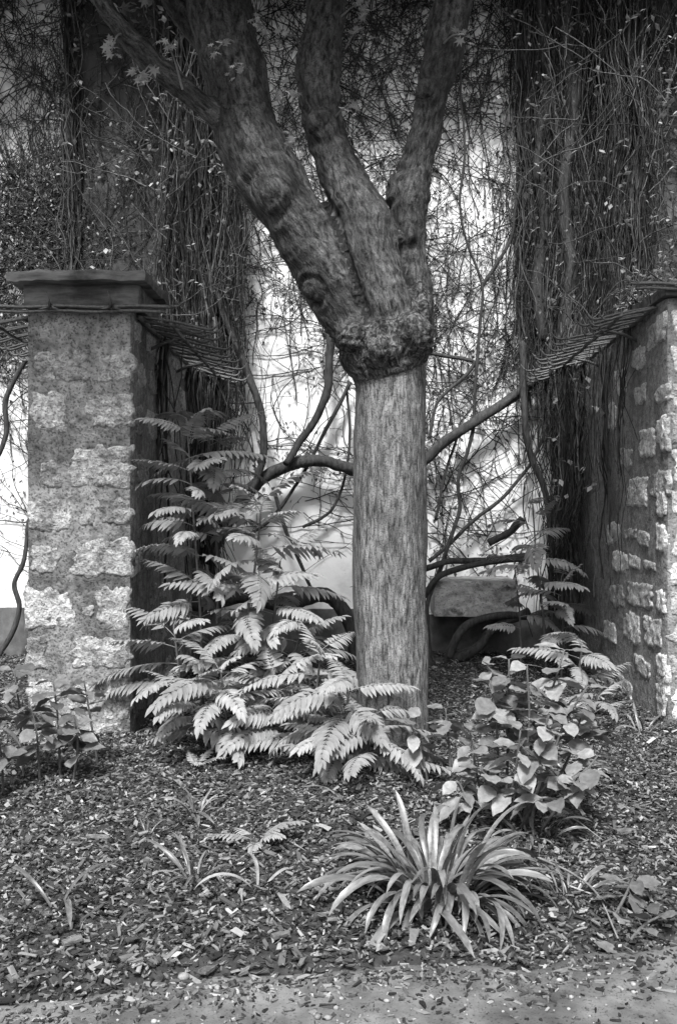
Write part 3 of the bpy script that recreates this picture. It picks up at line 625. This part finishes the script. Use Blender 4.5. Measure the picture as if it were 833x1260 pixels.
# ------------------------------------------------------------------ hanging curtains of vine stems
LV = np.array([[0, 0, 0], [.45, .30, -.05], [.45, 0, .04], [.45, -.30, -.05], [1, 0, -.18]], float)
def curtain(label, x0, x1, ytop, groups, leaves, seed):
    g = np.random.default_rng(seed)
    t = empty('vine_curtain', ((x0 + x1) / 2, ytop, .2), label, 'vine')
    mb = MB()
    for (n, xa, xb, ya, yb, zt, zb0, zb1, r0, r1, lean) in groups:
        nc = max(3, int((xb - xa) / .05)); cxs = (xa + xb) / 2 + (xb - xa) * np.clip(g.normal(0, .30, nc), -.62, .62); cys = g.uniform(ya, yb, nc); cph = g.uniform(0, 50, nc)
        for _ in range(n):
            zb_ = g.uniform(zb0, zb1); ztt = zt + g.normal(0, .12); m = max(8, int((ztt - zb_) / .09))
            z = np.linspace(ztt, zb_, m); j = g.integers(0, nc); wild = g.random() < .34
            o3 = np.stack([z * 1.3, z * 0 + cph[j], z * 0], 1)
            sp = g.normal(0, .03 if not wild else .10); q1, q2 = g.uniform(0, 90, 2)
            x = cxs[j] + .06 * vnoise(o3, 3) + .025 * vnoise(o3 * 3.1, 4) + sp + (.07 if not wild else .24) * vnoise(np.stack([z * 1.1 + q1, z * 0 + q2, z * 0], 1), 5) + (.016 if not wild else .035) * vnoise(np.stack([z * 6 + q1, z * 0 + q2, z * 0], 1), 6) + lean * np.linspace(0, 1, m)
            y = cys[j] + .05 * vnoise(o3 + 9, 7) + g.normal(0, .03) + .04 * vnoise(np.stack([z * 2 + q2, z * 0 + q1, z * 0], 1), 8)
            if wild: y = y - .05
            c = np.stack([x, np.minimum(y, WALL - .01), z], 1)
            rr = g.uniform(r0, r1) * (g.choice([.7, 1, 1, 1.8]) if not wild else .7)
            tube(mb, c, rr * np.linspace(1.1, .8, m), 5 if rr > .01 else 4, cap=False, shade=float(np.clip(g.beta(.6, 1.6), 0, 1)) * 1.25)
    creep(mb, int(65 * (x1 - x0)), (x0 - .1, x1 + .1), (2.6, 5.9), groups[0][3] - .05, seed + 3, use_d=False, steps=(10, 30), rad=(.003, .006))
    s = mb.build('stems', M['strand'], t); s['kind'] = 'stuff'
    mb = MB(); nd = int(700 * (x1 - x0)); scatter(mb, np.stack([g.uniform(x0 - .1, x1 + .1, nd), g.uniform(groups[0][3] - .06, groups[0][3] + .1, nd), g.uniform(2.6, 5.9, nd)], 1), g.uniform(.02, .06, nd), LV, LF, 1.4, g.uniform(-.35, .1, nd)); pts = []
    for (n, xa, xb, ya, yb, za, zb_) in leaves:
        pts.append(np.stack([g.uniform(xa, xb, n), g.uniform(ya, yb, n), g.uniform(za, zb_, n)], 1))
    # leaves stand in little sprays
    pts = np.vstack(pts); pts = np.repeat(pts, 4, 0) + g.normal(0, .03, (len(pts) * 4, 3))
    scatter(mb, pts, g.uniform(.045, .085, len(pts)), LV, LF, .9, g.uniform(-.1, .8, len(pts)))
    l = mb.build('leaves', M['vineleaf'], t, smooth=False); l['kind'] = 'stuff'
curtain('dense curtain of stringy vine stems hanging beside the dark plaster panel', -1.55, -.9, 8.6,
        [(520, -1.54, -1.0, 8.55, 8.92, 5.98, 1.9, 3.0, .0022, .0065, 0), (90, -1.0, -.82, 8.7, 8.95, 5.98, 2.0, 3.6, .003, .006, .03), (110, -1.22, -1.0, 8.5, 8.9, 2.9, .35, 1.6, .003, .008, .02), (60, -1.22, -1.16, 6.6, 8.4, 2.5, .6, 1.9, .003, .006, 0)],
        [(36, -1.6, -.9, 8.35, 8.5, 3.2, 5.9), (26, -2.3, -1.5, 8.6, 8.8, 3.2, 5.9)], 601)
curtain('wide shaggy curtain of vine stems hanging down over the patchy stone wall', 1.7, 2.7, 8.5,
        [(760, 2.02, 2.66, 8.45, 8.95, 5.98, 2.3, 2.8, .0022, .006, 0), (300, 1.66, 2.1, 8.6, 8.95, 5.98, 1.7, 3.2, .0022, .007, 0), (150, 1.5, 1.8, 8.8, 8.97, 5.98, 2.4, 4.2, .003, .006, .03), (200, 1.80, 2.03, 7.5, 8.8, 2.75, .2, 1.3, .003, .007, -.02), (40, 1.95, 2.03, 6.9, 7.7, 2.65, .7, 2.0, .002, .004, 0)],
        [(60, 2.2, 3.3, 8.1, 8.4, 2.9, 5.9), (26, 1.3, 2.2, 8.4, 8.6, 3.0, 5.9), (14, 1.7, 2.0, 7.2, 8.2, 1.4, 2.6)], 611)
curtain('thin bundle of stems climbing the edge between white plaster and dark panel', -2.5, -2.3, 8.85, [(60, -2.46, -2.33, 8.82, 8.9, 5.98, 2.3, 3.2, .003, .007, 0)], [(14, -2.6, -2.2, 8.7, 8.8, 2.9, 5.9)], 621)
# leafy heap on top of the right-hand wall
t = empty('leafy_vine', (2.4, 6.5, 2.755), 'leafy young vine heaped on top of the patchy stone wall', 'vine')
mb = MB()
for k in range(40):
    a = np.array([rng.uniform(2.0, 2.8), rng.uniform(6.25, 7.2), 2.745]); b = a + [rng.normal(-.1, .15), rng.normal(-.1, .12), rng.uniform(.05, .2)]; c_ = b + [rng.normal(-.1, .1), rng.normal(-.08, .08), rng.uniform(-.35, .02)]
    tube(mb, spline([a, b, c_], 9), .004, 4, shade=rng.uniform(.3, 1))
s = mb.build('stems', M['strand'], t); s['kind'] = 'stuff'
mb = MB(); n = 620; p = np.stack([rng.uniform(1.98, 2.85, n), rng.uniform(6.15, 7.3, n), 2.77 + np.abs(rng.normal(.03, .09, n))], 1); scatter(mb, p, rng.uniform(.025, .06, n), LV, LF, .7, rng.uniform(.3, 1, n))
l = mb.build('leaves', M['vineleaf'], t, smooth=False); l['kind'] = 'stuff'

# ------------------------------------------------------------------ feathery shrubs with pinnate leaves
def leaflet(mb, o, dirv, upv, L, wd, curl, shade, n=5, tipk=1.0):
    """folded lance-shaped blade starting at o"""
    d = dirv / np.linalg.norm(dirv); sdv = np.cross(upv, d); sdv /= np.linalg.norm(sdv) + 1e-9; u = np.cross(d, sdv)
    t = np.linspace(0, 1, n); prof = np.array([.12, .86, 1.0, .62, .0]) if n == 5 else np.sin(np.pi * np.clip(t, 0, 1) ** .7) ** .8
    cen = o + d * (L * t)[:, None] - u * (curl * L * t ** 2)[:, None]
    e = sdv * (wd / 2 * prof)[:, None]; lift = u * (.22 * wd * prof)[:, None]
    v = np.stack([cen + e + lift, cen, cen - e + lift], 1).reshape(-1, 3)
    f = []
    for k in range(n - 1):
        a = k * 3; f += [(a, a + 1, a + 4, a + 3), (a + 1, a + 2, a + 5, a + 4)]
    mb.add(v, np.array(f), shade)
def frond_mesh(seed, L=.36, pairs=9, ll=.085, lw=.027, e0=.5, e1=-.5, m='frond'):
    g = np.random.default_rng(seed); mb = MB(); n = pairs + 4
    an = np.linspace(e0, e1, n); st = L / n; yw = np.cumsum(g.normal(0, .03, n))
    c = np.stack([np.cumsum(np.cos(an) * np.cos(yw)) * st, np.cumsum(np.cos(an) * np.sin(yw)) * st, np.cumsum(np.sin(an)) * st], 1); c = np.vstack([[0, 0, 0], c])
    tube(mb, c, np.linspace(.0032, .0012, n + 1), 4, cap=False, shade=.3)
    for k in range(3, n + 1):
        s = (k - 3) / (n - 3); t = c[k] - c[k - 1]; t /= np.linalg.norm(t); side = np.cross([0, 0, 1], t); side /= np.linalg.norm(side); u = np.cross(t, side)
        sz = (.80 + .32 * math.sin(math.pi * min(1, s * 1.15 + .18))) * (1 - .38 * s ** 2.5)
        for sg in (-1, 1):
            a = R(64 - 26 * s) + g.normal(0, .05)
            dv = t * math.cos(a) + side * sg * math.sin(a) - u * g.uniform(.12, .35)
            leaflet(mb, c[k], dv, u, ll * sz * g.uniform(.93, 1.07), lw * (.9 + .25 * sz), g.uniform(.1, .28), g.uniform(.3, .8))
    leaflet(mb, c[-1], c[-1] - c[-2], np.array([0, 0, 1.]), ll * .75, lw, .2, .6)
    return mb.mesh('frond', M[m])
FR = [frond_mesh(700 + k, L=.36 + .05 * (k % 3), pairs=9 + k % 3, ll=.098 + .01 * (k % 2), lw=.028, e0=.42 - .1 * (k % 4), e1=-.12 - .14 * (k % 5)) for k in range(10)]
def feathery(label, stems, group='feathery shrubs beneath the tree', nm='feathery_shrub'):
    """stems: list of (path px/py/depth, number of fronds, start of fronds 0-1, size)"""
    b = P(*stems[0][0][0]); b[2] = gz([b[0]], [b[1]])[0]
    t = empty(nm, b, label, 'shrub', group)
    for path, nf, t0, size in stems:
        nf = int(nf * 1.3)
        pts = np.array([P(*q) for q in path]); pts[0, 2] = gz([pts[0, 0]], [pts[0, 1]])[0] - .03
        n = 22; c = spline(pts, n); mb = MB(); tube(mb, c, np.linspace(.011, .005, n), 6); mb.build('stem', M['stem'], t, base=c[0])
        az = random.uniform(0, 6.28)
        for k in range(nf):
            s = t0 + (1 - t0) * (k / max(1, nf - 1)); q = c[min(n - 1, int(s * (n - 1)))]; az += 2.4 + random.uniform(-.35, .35)
            top = s > .88; sc_ = size * random.uniform(.82, 1.12) * (.8 if top else 1)
            tilt = random.uniform(-.55, -.1) if top else random.uniform(-.22, .22)      # negative lifts the leaf
            part('frond', random.choice(FR), t, q, Euler((random.uniform(-.55, .55), tilt * 1.1 - .02, az)), sc_ * 1.04)
    return t
feathery('tall feathery shrub growing close against the stone wall with slab coping',
  [([(250, 915, 6.02), (247, 760, 6.05), (238, 630, 6.1), (230, 515, 6.1)], 25, .36, .95), ([(228, 912, 6.0), (222, 840, 5.95), (214, 770, 5.9)], 11, .4, 1.0), ([(262, 912, 6.1), (268, 720, 6.3), (262, 600, 6.4), (255, 512, 6.4)], 19, .48, .92)])
feathery('broad feathery shrub in front of the gnarled vine, midway to the trunk',
  [([(300, 915, 5.95), (300, 800, 5.95), (315, 690, 5.9), (322, 622, 5.9)], 18, .3, 1.05), ([(330, 918, 5.9), (352, 840, 5.9), (372, 770, 5.85)], 13, .4, 1.0), ([(318, 915, 5.95), (335, 780, 6.0), (345, 690, 6.0)], 9, .5, .95)])
feathery('low feathery shrub spreading over the bark mulch in front of the others',
  [([(285, 935, 5.55), (278, 880, 5.5), (272, 825, 5.45)], 12, .35, .95), ([(270, 938, 5.5), (245, 895, 5.45), (235, 850, 5.4)], 9, .4, .9), ([(345, 938, 5.5), (350, 890, 5.5), (338, 835, 5.5)], 11, .4, .95)])
feathery('low feathery shrub leaning against the foot of the trunk',
  [([(418, 950, 5.22), (424, 900, 5.15), (430, 838, 5.08)], 15, .25, .95), ([(440, 962, 5.06), (452, 925, 5.0), (458, 880, 4.98)], 10, .35, .85), ([(395, 945, 5.3), (388, 880, 5.35), (395, 800, 5.4)], 10, .45, .95)])
feathery('feathery shrub growing in the corner between stone block and patchy stone wall',
  [([(672, 838, 7.7), (668, 760, 7.7), (660, 690, 7.7), (655, 620, 7.75)], 10, .4, .95), ([(690, 836, 7.75), (692, 770, 7.7), (690, 712, 7.6)], 7, .35, .95), ([(640, 838, 7.9), (640, 770, 7.9), (632, 690, 7.95)], 5, .5, .85)])
feathery('small feathery shrub at the foot of the patchy stone wall',
  [([(712, 880, 6.55), (712, 830, 6.5), (716, 795, 6.45)], 8, .35, .85), ([(722, 905, 6.1), (728, 880, 6.05), (735, 855, 6.0)], 6, .35, .8)])

# ------------------------------------------------------------------ broad-leaved shrubs
def broad_mesh(seed, L=.13, wd=.082, m='broad'):
    g = np.random.default_rng(seed); nx, ny = 9, 5; mb = MB()
    t = np.linspace(0, 1, nx); prof = np.array([.05, .55, .86, .99, 1.0, .9, .68, .36, 0])
    arch = g.uniform(.05, .3); fold = g.uniform(.10, .3); tw_ = g.uniform(-.25, .25)
    v = []
    for k in range(nx):
        for s in np.linspace(-1, 1, ny):
            y = s * wd / 2 * prof[k] * (1 + .05 * math.sin(k * 2.6)); z = fold * abs(y) - arch * L * t[k] ** 2 + .004 * math.sin(k * 2.2 + abs(s) * 4) + tw_ * y * t[k]
            v.append((L * .18 + L * t[k] * (1 - .12 * arch), y, z))
    i = (np.arange(nx - 1)[:, None] * ny + np.arange(ny - 1)[None]).ravel(); mb.add(v, np.stack([i, i + ny, i + ny + 1, i + 1], 1))
    tube(mb, [(0, 0, 0), (L * .1, 0, .004), (L * .2, 0, 0)], .0028, 4, cap=False)
    return mb.mesh('leaf', M[m])
BL = [broad_mesh(800 + k, .13 + .014 * (k % 4), .086 + .008 * (k % 3)) for k in range(9)]
BD = [broad_mesh(820 + k, .13 + .014 * (k % 4), .088 + .008 * (k % 3), 'darkbroad') for k in range(7)]
def broadleaf(label, stems, leaves=BL, group=None, name='broadleaf_shrub'):
    b = P(*stems[0][0][0]); b[2] = gz([b[0]], [b[1]])[0]; t = empty(name, b, label, 'shrub', group)
    for path, nn, t0, size in stems:
        nn += 2 + (nn > 3)
        pts = np.array([P(*q) for q in path]); pts[0, 2] = gz([pts[0, 0]], [pts[0, 1]])[0] - .03
        n = 16; c = spline(pts, n); mb = MB(); tube(mb, c, np.linspace(.008, .004, n), 6); mb.build('stem', M['stem'], t, base=c[0])
        az = random.uniform(0, 6.28)
        for k in range(nn):
            s = t0 + (1 - t0) * (k / max(1, nn - 1)); q = c[min(n - 1, int(s * (n - 1)))]; az += 1.57 + random.uniform(-.3, .3)
            tipl = (k == nn - 1)
            for h in (0, math.pi):
                part('leaf', random.choice(leaves), t, q, Euler((random.uniform(-.6, .6), random.uniform(-.5, .15) if tipl else random.uniform(-.5, .55), az + h + random.uniform(-.4, .4))), size * random.uniform(.6, 1.05) * (.72 if tipl else 1))
    return t
broadleaf('bushy broad-leaved shrub with pale glossy leaves beside the strap-leaved clump',
  [([(610, 1010, 4.48), (612, 915, 4.5), (603, 838, 4.5)], 5, .45, 1), ([(630, 1012, 4.46), (650, 905, 4.45), (648, 818, 4.45)], 5, .45, 1.05), ([(645, 1008, 4.5), (668, 890, 4.55), (694, 800, 4.6)], 6, .45, 1),
   ([(622, 1005, 4.52), (625, 890, 4.6), (626, 812, 4.6)], 5, .5, 1.05), ([(640, 1015, 4.42), (680, 960, 4.35), (712, 965, 4.3)], 4, .5, 1), ([(655, 1005, 4.5), (700, 930, 4.55), (715, 880, 4.55)], 5, .45, .95),
   ([(605, 1012, 4.45), (588, 960, 4.42), (578, 900, 4.45)], 5, .4, .95), ([(628, 1000, 4.55), (640, 900, 4.6), (600, 820, 4.62)], 5, .5, .95), ([(650, 1000, 4.5), (690, 900, 4.5), (722, 845, 4.5)], 5, .45, .95), ([(615, 1010, 4.45), (632, 960, 4.3), (640, 900, 4.25)], 5, .4, .95), ([(640, 1012, 4.4), (660, 930, 4.3), (675, 880, 4.28)], 5, .4, .9), ([(660, 1010, 4.4), (700, 975, 4.3), (735, 930, 4.35)], 4, .45, .9), ([(600, 1015, 4.4), (575, 985, 4.35), (560, 950, 4.4)], 4, .45, .85), ([(618, 1018, 4.4), (612, 975, 4.32), (590, 945, 4.3)], 3, .5, .9), ([(636, 1015, 4.4), (660, 985, 4.25), (690, 985, 4.2)], 3, .5, .95), ([(648, 1000, 4.6), (655, 900, 4.7), (668, 850, 4.75)], 4, .5, .95)])
broadleaf('broad-leaved shrub with dull leaves at the foot of the stone wall end',
  [([(75, 960, 5.1), (72, 890, 5.1), (66, 838, 5.1)], 5, .4, 1), ([(30, 955, 5.15), (25, 880, 5.15), (18, 825, 5.15)], 5, .4, 1.05), ([(122, 945, 5.3), (112, 885, 5.3), (104, 838, 5.3)], 3, .6, .9), ([(50, 962, 5.05), (46, 905, 5.0), (38, 868, 5.0)], 5, .35, 1), ([(90, 965, 5.05), (96, 920, 5.0), (92, 880, 5.0)], 4, .4, 1), ([(5, 975, 4.95), (2, 930, 4.9), (-8, 870, 4.9)], 5, .4, 1)], BD)
broadleaf('slim seedling with a few pale broad leaves against the foot of the trunk',
  [([(528, 975, 4.9), (518, 925, 4.88), (503, 885, 4.85)], 3, .6, 1.0), ([(555, 962, 5.05), (552, 915, 5.05), (548, 872, 5.05)], 3, .6, .95)])
broadleaf('drooping sprig of dark broad leaves lying at the edge of the path',
  [([(735, 1165, 3.35), (765, 1110, 3.5), (778, 1082, 3.55)], 2, .6, .75), ([(760, 1180, 3.28), (790, 1140, 3.35), (810, 1128, 3.35)], 1, .5, .7), ([(745, 1190, 3.2), (765, 1175, 3.22), (785, 1180, 3.2)], 1, .5, .65)], BD)

# ------------------------------------------------------------------ strap-leaved plants
def strap_mesh(seed, L=.45, wd=.04, rise=1.1, fall=-.9, m='strap'):
    g = np.random.default_rng(seed); n = 12; mb = MB(); t = np.linspace(0, 1, n)
    an = rise + (fall - rise) * t ** g.uniform(1.0, 1.5); yw = np.cumsum(g.normal(0, .035, n)); st = L / n
    c = np.stack([np.cumsum(np.cos(an) * np.cos(yw)) * st, np.cumsum(np.cos(an) * np.sin(yw)) * st, np.cumsum(np.sin(an)) * st], 1)
    prof = np.minimum(1, .55 + t * 1.3) * np.clip((1 - t) / .22, 0, 1) ** .55; prof[-1] = .06
    sd = np.stack([-np.sin(yw), np.cos(yw), np.zeros(n)], 1); rl = g.uniform(-.5, .5) * t
    nrm = np.stack([-np.sin(an) * np.cos(yw), -np.sin(an) * np.sin(yw), np.cos(an)], 1)
    s2 = sd * np.cos(rl)[:, None] + nrm * np.sin(rl)[:, None]
    e = s2 * (wd / 2 * prof)[:, None]; up_ = nrm * (.16 * wd * prof)[:, None]
    v = np.stack([c - e + up_, c, c + e + up_], 1).reshape(-1, 3); f = []
    for k in range(n - 1): a = 3 * k; f += [(a, a + 3, a + 4, a + 1), (a + 1, a + 4, a + 5, a + 2)]
    mb.add(v, np.array(f)); return mb.mesh('leaf', M[m])
ST = [strap_mesh(900 + k, .40 + .05 * (k % 4), .029 + .004 * (k % 3), 1.35 - .11 * (k % 6), -.35 - .28 * (k % 5)) for k in range(14)]
ST_UP = [strap_mesh(930 + k, .44 + .05 * (k % 3), .031, 1.42, .7 - .28 * k) for k in range(6)]
STN = [strap_mesh(950 + k, .34 + .05 * (k % 3), .02 + .005 * (k % 2), 1.3 - .1 * (k % 4), .1 - .25 * (k % 4)) for k in range(8)]
STD = [strap_mesh(970 + k, .34, .022, 1.0, -.9, 'dryleaf') for k in range(3)]
def clump(label, px, py, n, size, meshes, spread=.06, group=None, up=None, name='strap_leaved_plant', flat=(-.25, .45)):
    d = CAMH * F / (py - HOR); b = P(px, py, d); b[2] = gz([b[0]], [b[1]])[0]
    t = empty(name, b, label, 'plant', group)
    for k in range(n):
        s = k / max(1, n - 1); az = k * 2.399 + random.uniform(-.25, .25); r = spread * math.sqrt(random.random())
        q = b + [r * math.cos(az), r * math.sin(az), -.012]
        if up and s > .68: part('leaf', random.choice(up), t, q, Euler((random.uniform(-.25, .25), random.uniform(-.1, .25), az)), size * random.uniform(.6, 1.02))
        else: part('leaf', random.choice(meshes), t, q, Euler((random.uniform(-.4, .4), random.uniform(*flat) * (1 - s), az + random.uniform(-.3, .3))), size * random.uniform(.62, 1.12))
    return t
main = clump('big clump of long arching strap leaves at the edge of the path', 536, 1105, 175, .86, ST, .16, None, ST_UP)
clump('two short upright strap leaves standing alone in the bark mulch', 182, 1034, 7, .5, STN, .015, 'small strap-leaved plants', flat=(-.35, .12))
clump('small tuft of narrow strap leaves below the low feathery shrub', 240, 1012, 14, .52, STN, .03, 'small strap-leaved plants', flat=(-.35, .12))
clump('spreading tuft of narrow strap leaves in open bark mulch', 240, 1088, 17, .62, STN, .03, 'small strap-leaved plants', flat=(-.35, .12))
clump('few limp strap leaves bent over in the bark mulch near the path edge', 72, 1115, 4, .95, STN, .03, 'small strap-leaved plants', flat=(-.1, .3))
clump('withered pale strap leaves folded over on the bark mulch', 318, 1105, 5, .8, STD, .03, flat=(-.1, .25))
clump('thin dark strap leaves between the big clump and the dark sprig', 700, 1105, 20, .6, STN, .07, flat=(-.3, .12))
clump('grassy strap leaves under the glossy broad-leaved shrub', 655, 1030, 24, .68, STN, .1, flat=(-.3, .12))
clump('narrow grassy leaves at the base of the trunk', 520, 985, 7, .5, STN, .04)
clump('single-stalk tuft of grassy leaves by the foot of the patchy stone wall', 792, 905, 12, .7, STN, .06, flat=(-.3, .1))
FS = [frond_mesh(760 + k, L=.2, pairs=7, ll=.05, lw=.02, e0=.7, e1=-.2) for k in range(3)]
FD = [frond_mesh(770, L=.42, pairs=13, ll=.06, lw=.009, e0=.5, e1=-.6, m='dryleaf')]
def seedling(label, px, py, n, meshes, size, tilt=0.0, az0=None):
    d = CAMH * F / (py - HOR); b = P(px, py, d); b[2] = gz([b[0]], [b[1]])[0]; t = empty('feathery_seedling', b, label, 'plant')
    for k in range(n): part('frond', meshes[k % len(meshes)], t, b + [0, 0, -.01], Euler((random.uniform(-.2, .2), tilt + random.uniform(-.3, .1), (az0 if az0 is not None else 0) + k * 2.4 + random.uniform(-.3, .3))), size * random.uniform(.85, 1.1))
seedling('small feathery seedling sprouting between the strap tufts and the trunk', 318, 1042, 6, FS, 1.0)
seedling('tiny feathery seedling in the mulch beneath the low feathery shrub', 242, 950, 4, FS, .8)
seedling('bleached skeleton of a dead feathery leaf beside the glossy broad-leaved shrub', 702, 978, 1, FD, .95, -.5, 1.0)
seedling('tiny feathery seedling by the narrow grassy leaves at the trunk', 556, 985, 4, FS, .7)

# ------------------------------------------------------------------ bark mulch, pebbles, twigs
CV = np.array([[x, y, z] for z in (0, 1) for y in (-.5, .5) for x in (-.5, .5)], float)
CF = np.array([[4, 5, 7, 6], [0, 1, 5, 4], [2, 6, 7, 3], [0, 4, 6, 2], [1, 3, 7, 5]])
def chips(n, xy, zoff, size, tilt=.35):
    L = np.clip(rng.lognormal(math.log(size), .45, n), .010, .085); Wd = L * rng.uniform(.14, .5, n); T = rng.uniform(.002, .007, n)
    v = CV[None] * np.stack([L, Wd, T], 1)[:, None, :]
    v[:, :, 0] += rng.normal(0, .16, (n, 8)) * L[:, None]; v[:, :, 1] += rng.normal(0, .14, (n, 8)) * Wd[:, None]; v[:, :, 2] += rng.normal(0, .25, (n, 8)) * T[:, None]
    v = np.einsum('nij,nkj->nki', rand_rot(n, tilt), v)
    v[:, :, 0] += xy[:, 0:1]; v[:, :, 1] += xy[:, 1:2]; v[:, :, 2] += (gz(xy[:, 0], xy[:, 1]) + zoff)[:, None]
    return v
def chip_shade(n):
    s = .01 + .26 * rng.beta(.7, 1.9, n); big = rng.random(n) < .05; s[big] = rng.uniform(.22, .38, big.sum()); return s
N1 = 155000
yy = np.sqrt(rng.uniform(2.7 ** 2, 9.0 ** 2, N1)); xx = rng.uniform(-1, 1, N1) * (.38 * yy + .35); xy = np.stack([xx, yy], 1)
keep = (rng.random(N1) < np.clip(1.35 - (yy - 5) * .22, .45, 1)) & (yy > path_edge(xx) + rng.normal(0, .045, N1))
keep &= ~((xx > XL0 - .02) & (xx < XL1 + .02) & (yy > YL)) & ~((xx > XR0 - .02) & (xx < XR1 + .02) & (yy > YR)) & (np.hypot(xx - .285, yy - TD) > .2)
xy = xy[keep]; n = len(xy); v = chips(n, xy, rng.uniform(-.006, .024, n), .0165, .55)
mb = MB(); mb.add(v.reshape(-1, 3), (CF[None] + (np.arange(n) * 8)[:, None, None]).reshape(-1, 4), np.repeat(chip_shade(n), 8))
# chip colour comes straight from the per-chip value
cm = M['chip']; ntc = cm.node_tree; bsn = [x for x in ntc.nodes if x.type == 'BSDF_PRINCIPLED'][0]; ccn = [x for x in ntc.nodes if x.type == 'COMBINE_COLOR'][0]
atn = ntc.nodes.new('ShaderNodeAttribute'); atn.attribute_name = 'shade'; mu = ntc.nodes.new('ShaderNodeMath'); mu.operation = 'MULTIPLY'
src = ccn.inputs[0].links[0].from_socket; ntc.links.new(src, mu.inputs[0]); ntc.links.new(atn.outputs['Fac'], mu.inputs[1])
for k in range(3): ntc.links.new(mu.outputs[0], ccn.inputs[k])
o = mb.build('bark_mulch', cm, smooth=False); tag(o, 'loose shredded bark mulch covering the planting bed', 'mulch', kind='stuff')
# stray chips and grit on the path
n = 3000; xx = rng.uniform(-2.2, 2.2, n); yy = path_edge(xx) - np.abs(rng.normal(0, 1, n)) * np.where(rng.random(n) < .6, .08, .25) + .03; k = yy > 1.6; xx, yy = xx[k], yy[k]; n = len(xx)
v = chips(n, np.stack([xx, yy], 1), 0, .014, .25); v[:, :, 2] += (pz(xx, yy) - gz(xx, yy))[:, None] + .001
mb = MB(); mb.add(v.reshape(-1, 3), (CF[None] + (np.arange(n) * 8)[:, None, None]).reshape(-1, 4), np.repeat(chip_shade(n), 8))
o = mb.build('path_litter', cm, smooth=False); tag(o, 'scattered bark crumbs littering the sandy path', 'litter', kind='stuff')
ico = []
import bmesh
bm = bmesh.new(); bmesh.ops.create_icosphere(bm, subdivisions=1, radius=1); IV = np.array([q.co[:] for q in bm.verts]); IF = np.array([[q.index for q in f_.verts] for f_ in bm.faces]); bm.free()
n = 900; xx = rng.uniform(-2.0, 2.0, n); yy = path_edge(xx) - rng.uniform(-.1, .75, n); pzv = np.maximum(pz(xx, yy), gz(xx, yy))
mb = MB(); sc_ = rng.lognormal(math.log(.0038), .5, n); v = IV[None] * (sc_[:, None, None] * np.stack([rng.uniform(.8, 1.3, n), rng.uniform(.8, 1.3, n), rng.uniform(.5, .9, n)], 1)[:, None, :]) + np.stack([xx, yy, pzv + sc_ * .3], 1)[:, None, :]
mb.add(v.reshape(-1, 3), (IF[None] + (np.arange(n) * len(IV))[:, None, None]).reshape(-1, 3), np.repeat(rng.uniform(0, 1, n), len(IV)))
o = mb.build('path_grit', M['pebble']); tag(o, 'pale grit and tiny pebbles strewn on the sandy path', 'grit', kind='stuff')
def twig(pts, r, label, m='strand', name='twig'):
    p = []
    for x, y, lift in pts:
        d = CAMH * F / (y - HOR); q = P(x, y, d); q[2] = max(gz([q[0]], [q[1]])[0], 0) + lift; p.append(q)
    n = 8 * (len(p) - 1) + 1; mb = MB(); tube(mb, spline(p, n), np.linspace(r, r * .6, n), 6, rough=.15, shade=.95); o = mb.build(name, M[m], base=p[0]); tag(o, label, 'twig')
twig([(640, 1052, .02), (680, 1076, .04), (705, 1092, .05), (735, 1118, .04), (760, 1158, .008)], .005, 'pale crooked twig running down beside the dark sprig', 'dryleaf')
twig([(700, 1100, .03), (730, 1108, .02), (755, 1106, .012)], .004, 'short pale twig forking towards the dark sprig', 'dryleaf')
twig([(668, 1020, .05), (700, 1022, .06), (740, 1036, .012)], .004, 'thin pale stalk lying under the glossy broad-leaved shrub', 'dryleaf')
twig([(420, 1000, .01), (395, 990, .03), (350, 985, .012)], .004, 'thin stalk on the mulch above the big strap clump', 'dryleaf')
def bark_piece(px, py, L, wd, ang, label):
    d = CAMH * F / (py - HOR); b = P(px, py, d); b[2] = gz([b[0]], [b[1]])[0] + .016; mb = MB()
    slab(mb, -L / 2, L / 2, -wd / 2, wd / 2, 0, .014, .015, .004, int(px), .5, 30, .006)
    o = mb.build('bark_piece', M['bark_chunk']); o.location = b; o.rotation_euler = (random.uniform(-.15, .15), random.uniform(-.1, .1), ang); tag(o, label, 'bark', 'larger bark pieces on the mulch')
bark_piece(121, 1038, .10, .024, .05, 'long flat bark piece on the mulch beside two upright strap leaves')
bark_piece(90, 1160, .07, .03, .6, 'broken bark piece lying on the mulch by the limp strap leaves')
bark_piece(255, 1200, .06, .035, 1.1, 'squarish bark piece at the ragged edge of mulch and path')
bark_piece(345, 1165, .06, .03, .4, 'blunt bark piece between the withered leaves and the path')
bark_piece(770, 1020, .09, .03, -.2, 'dark bark piece lying on the mulch right of the glossy shrub'.replace(' right of', ' near'))
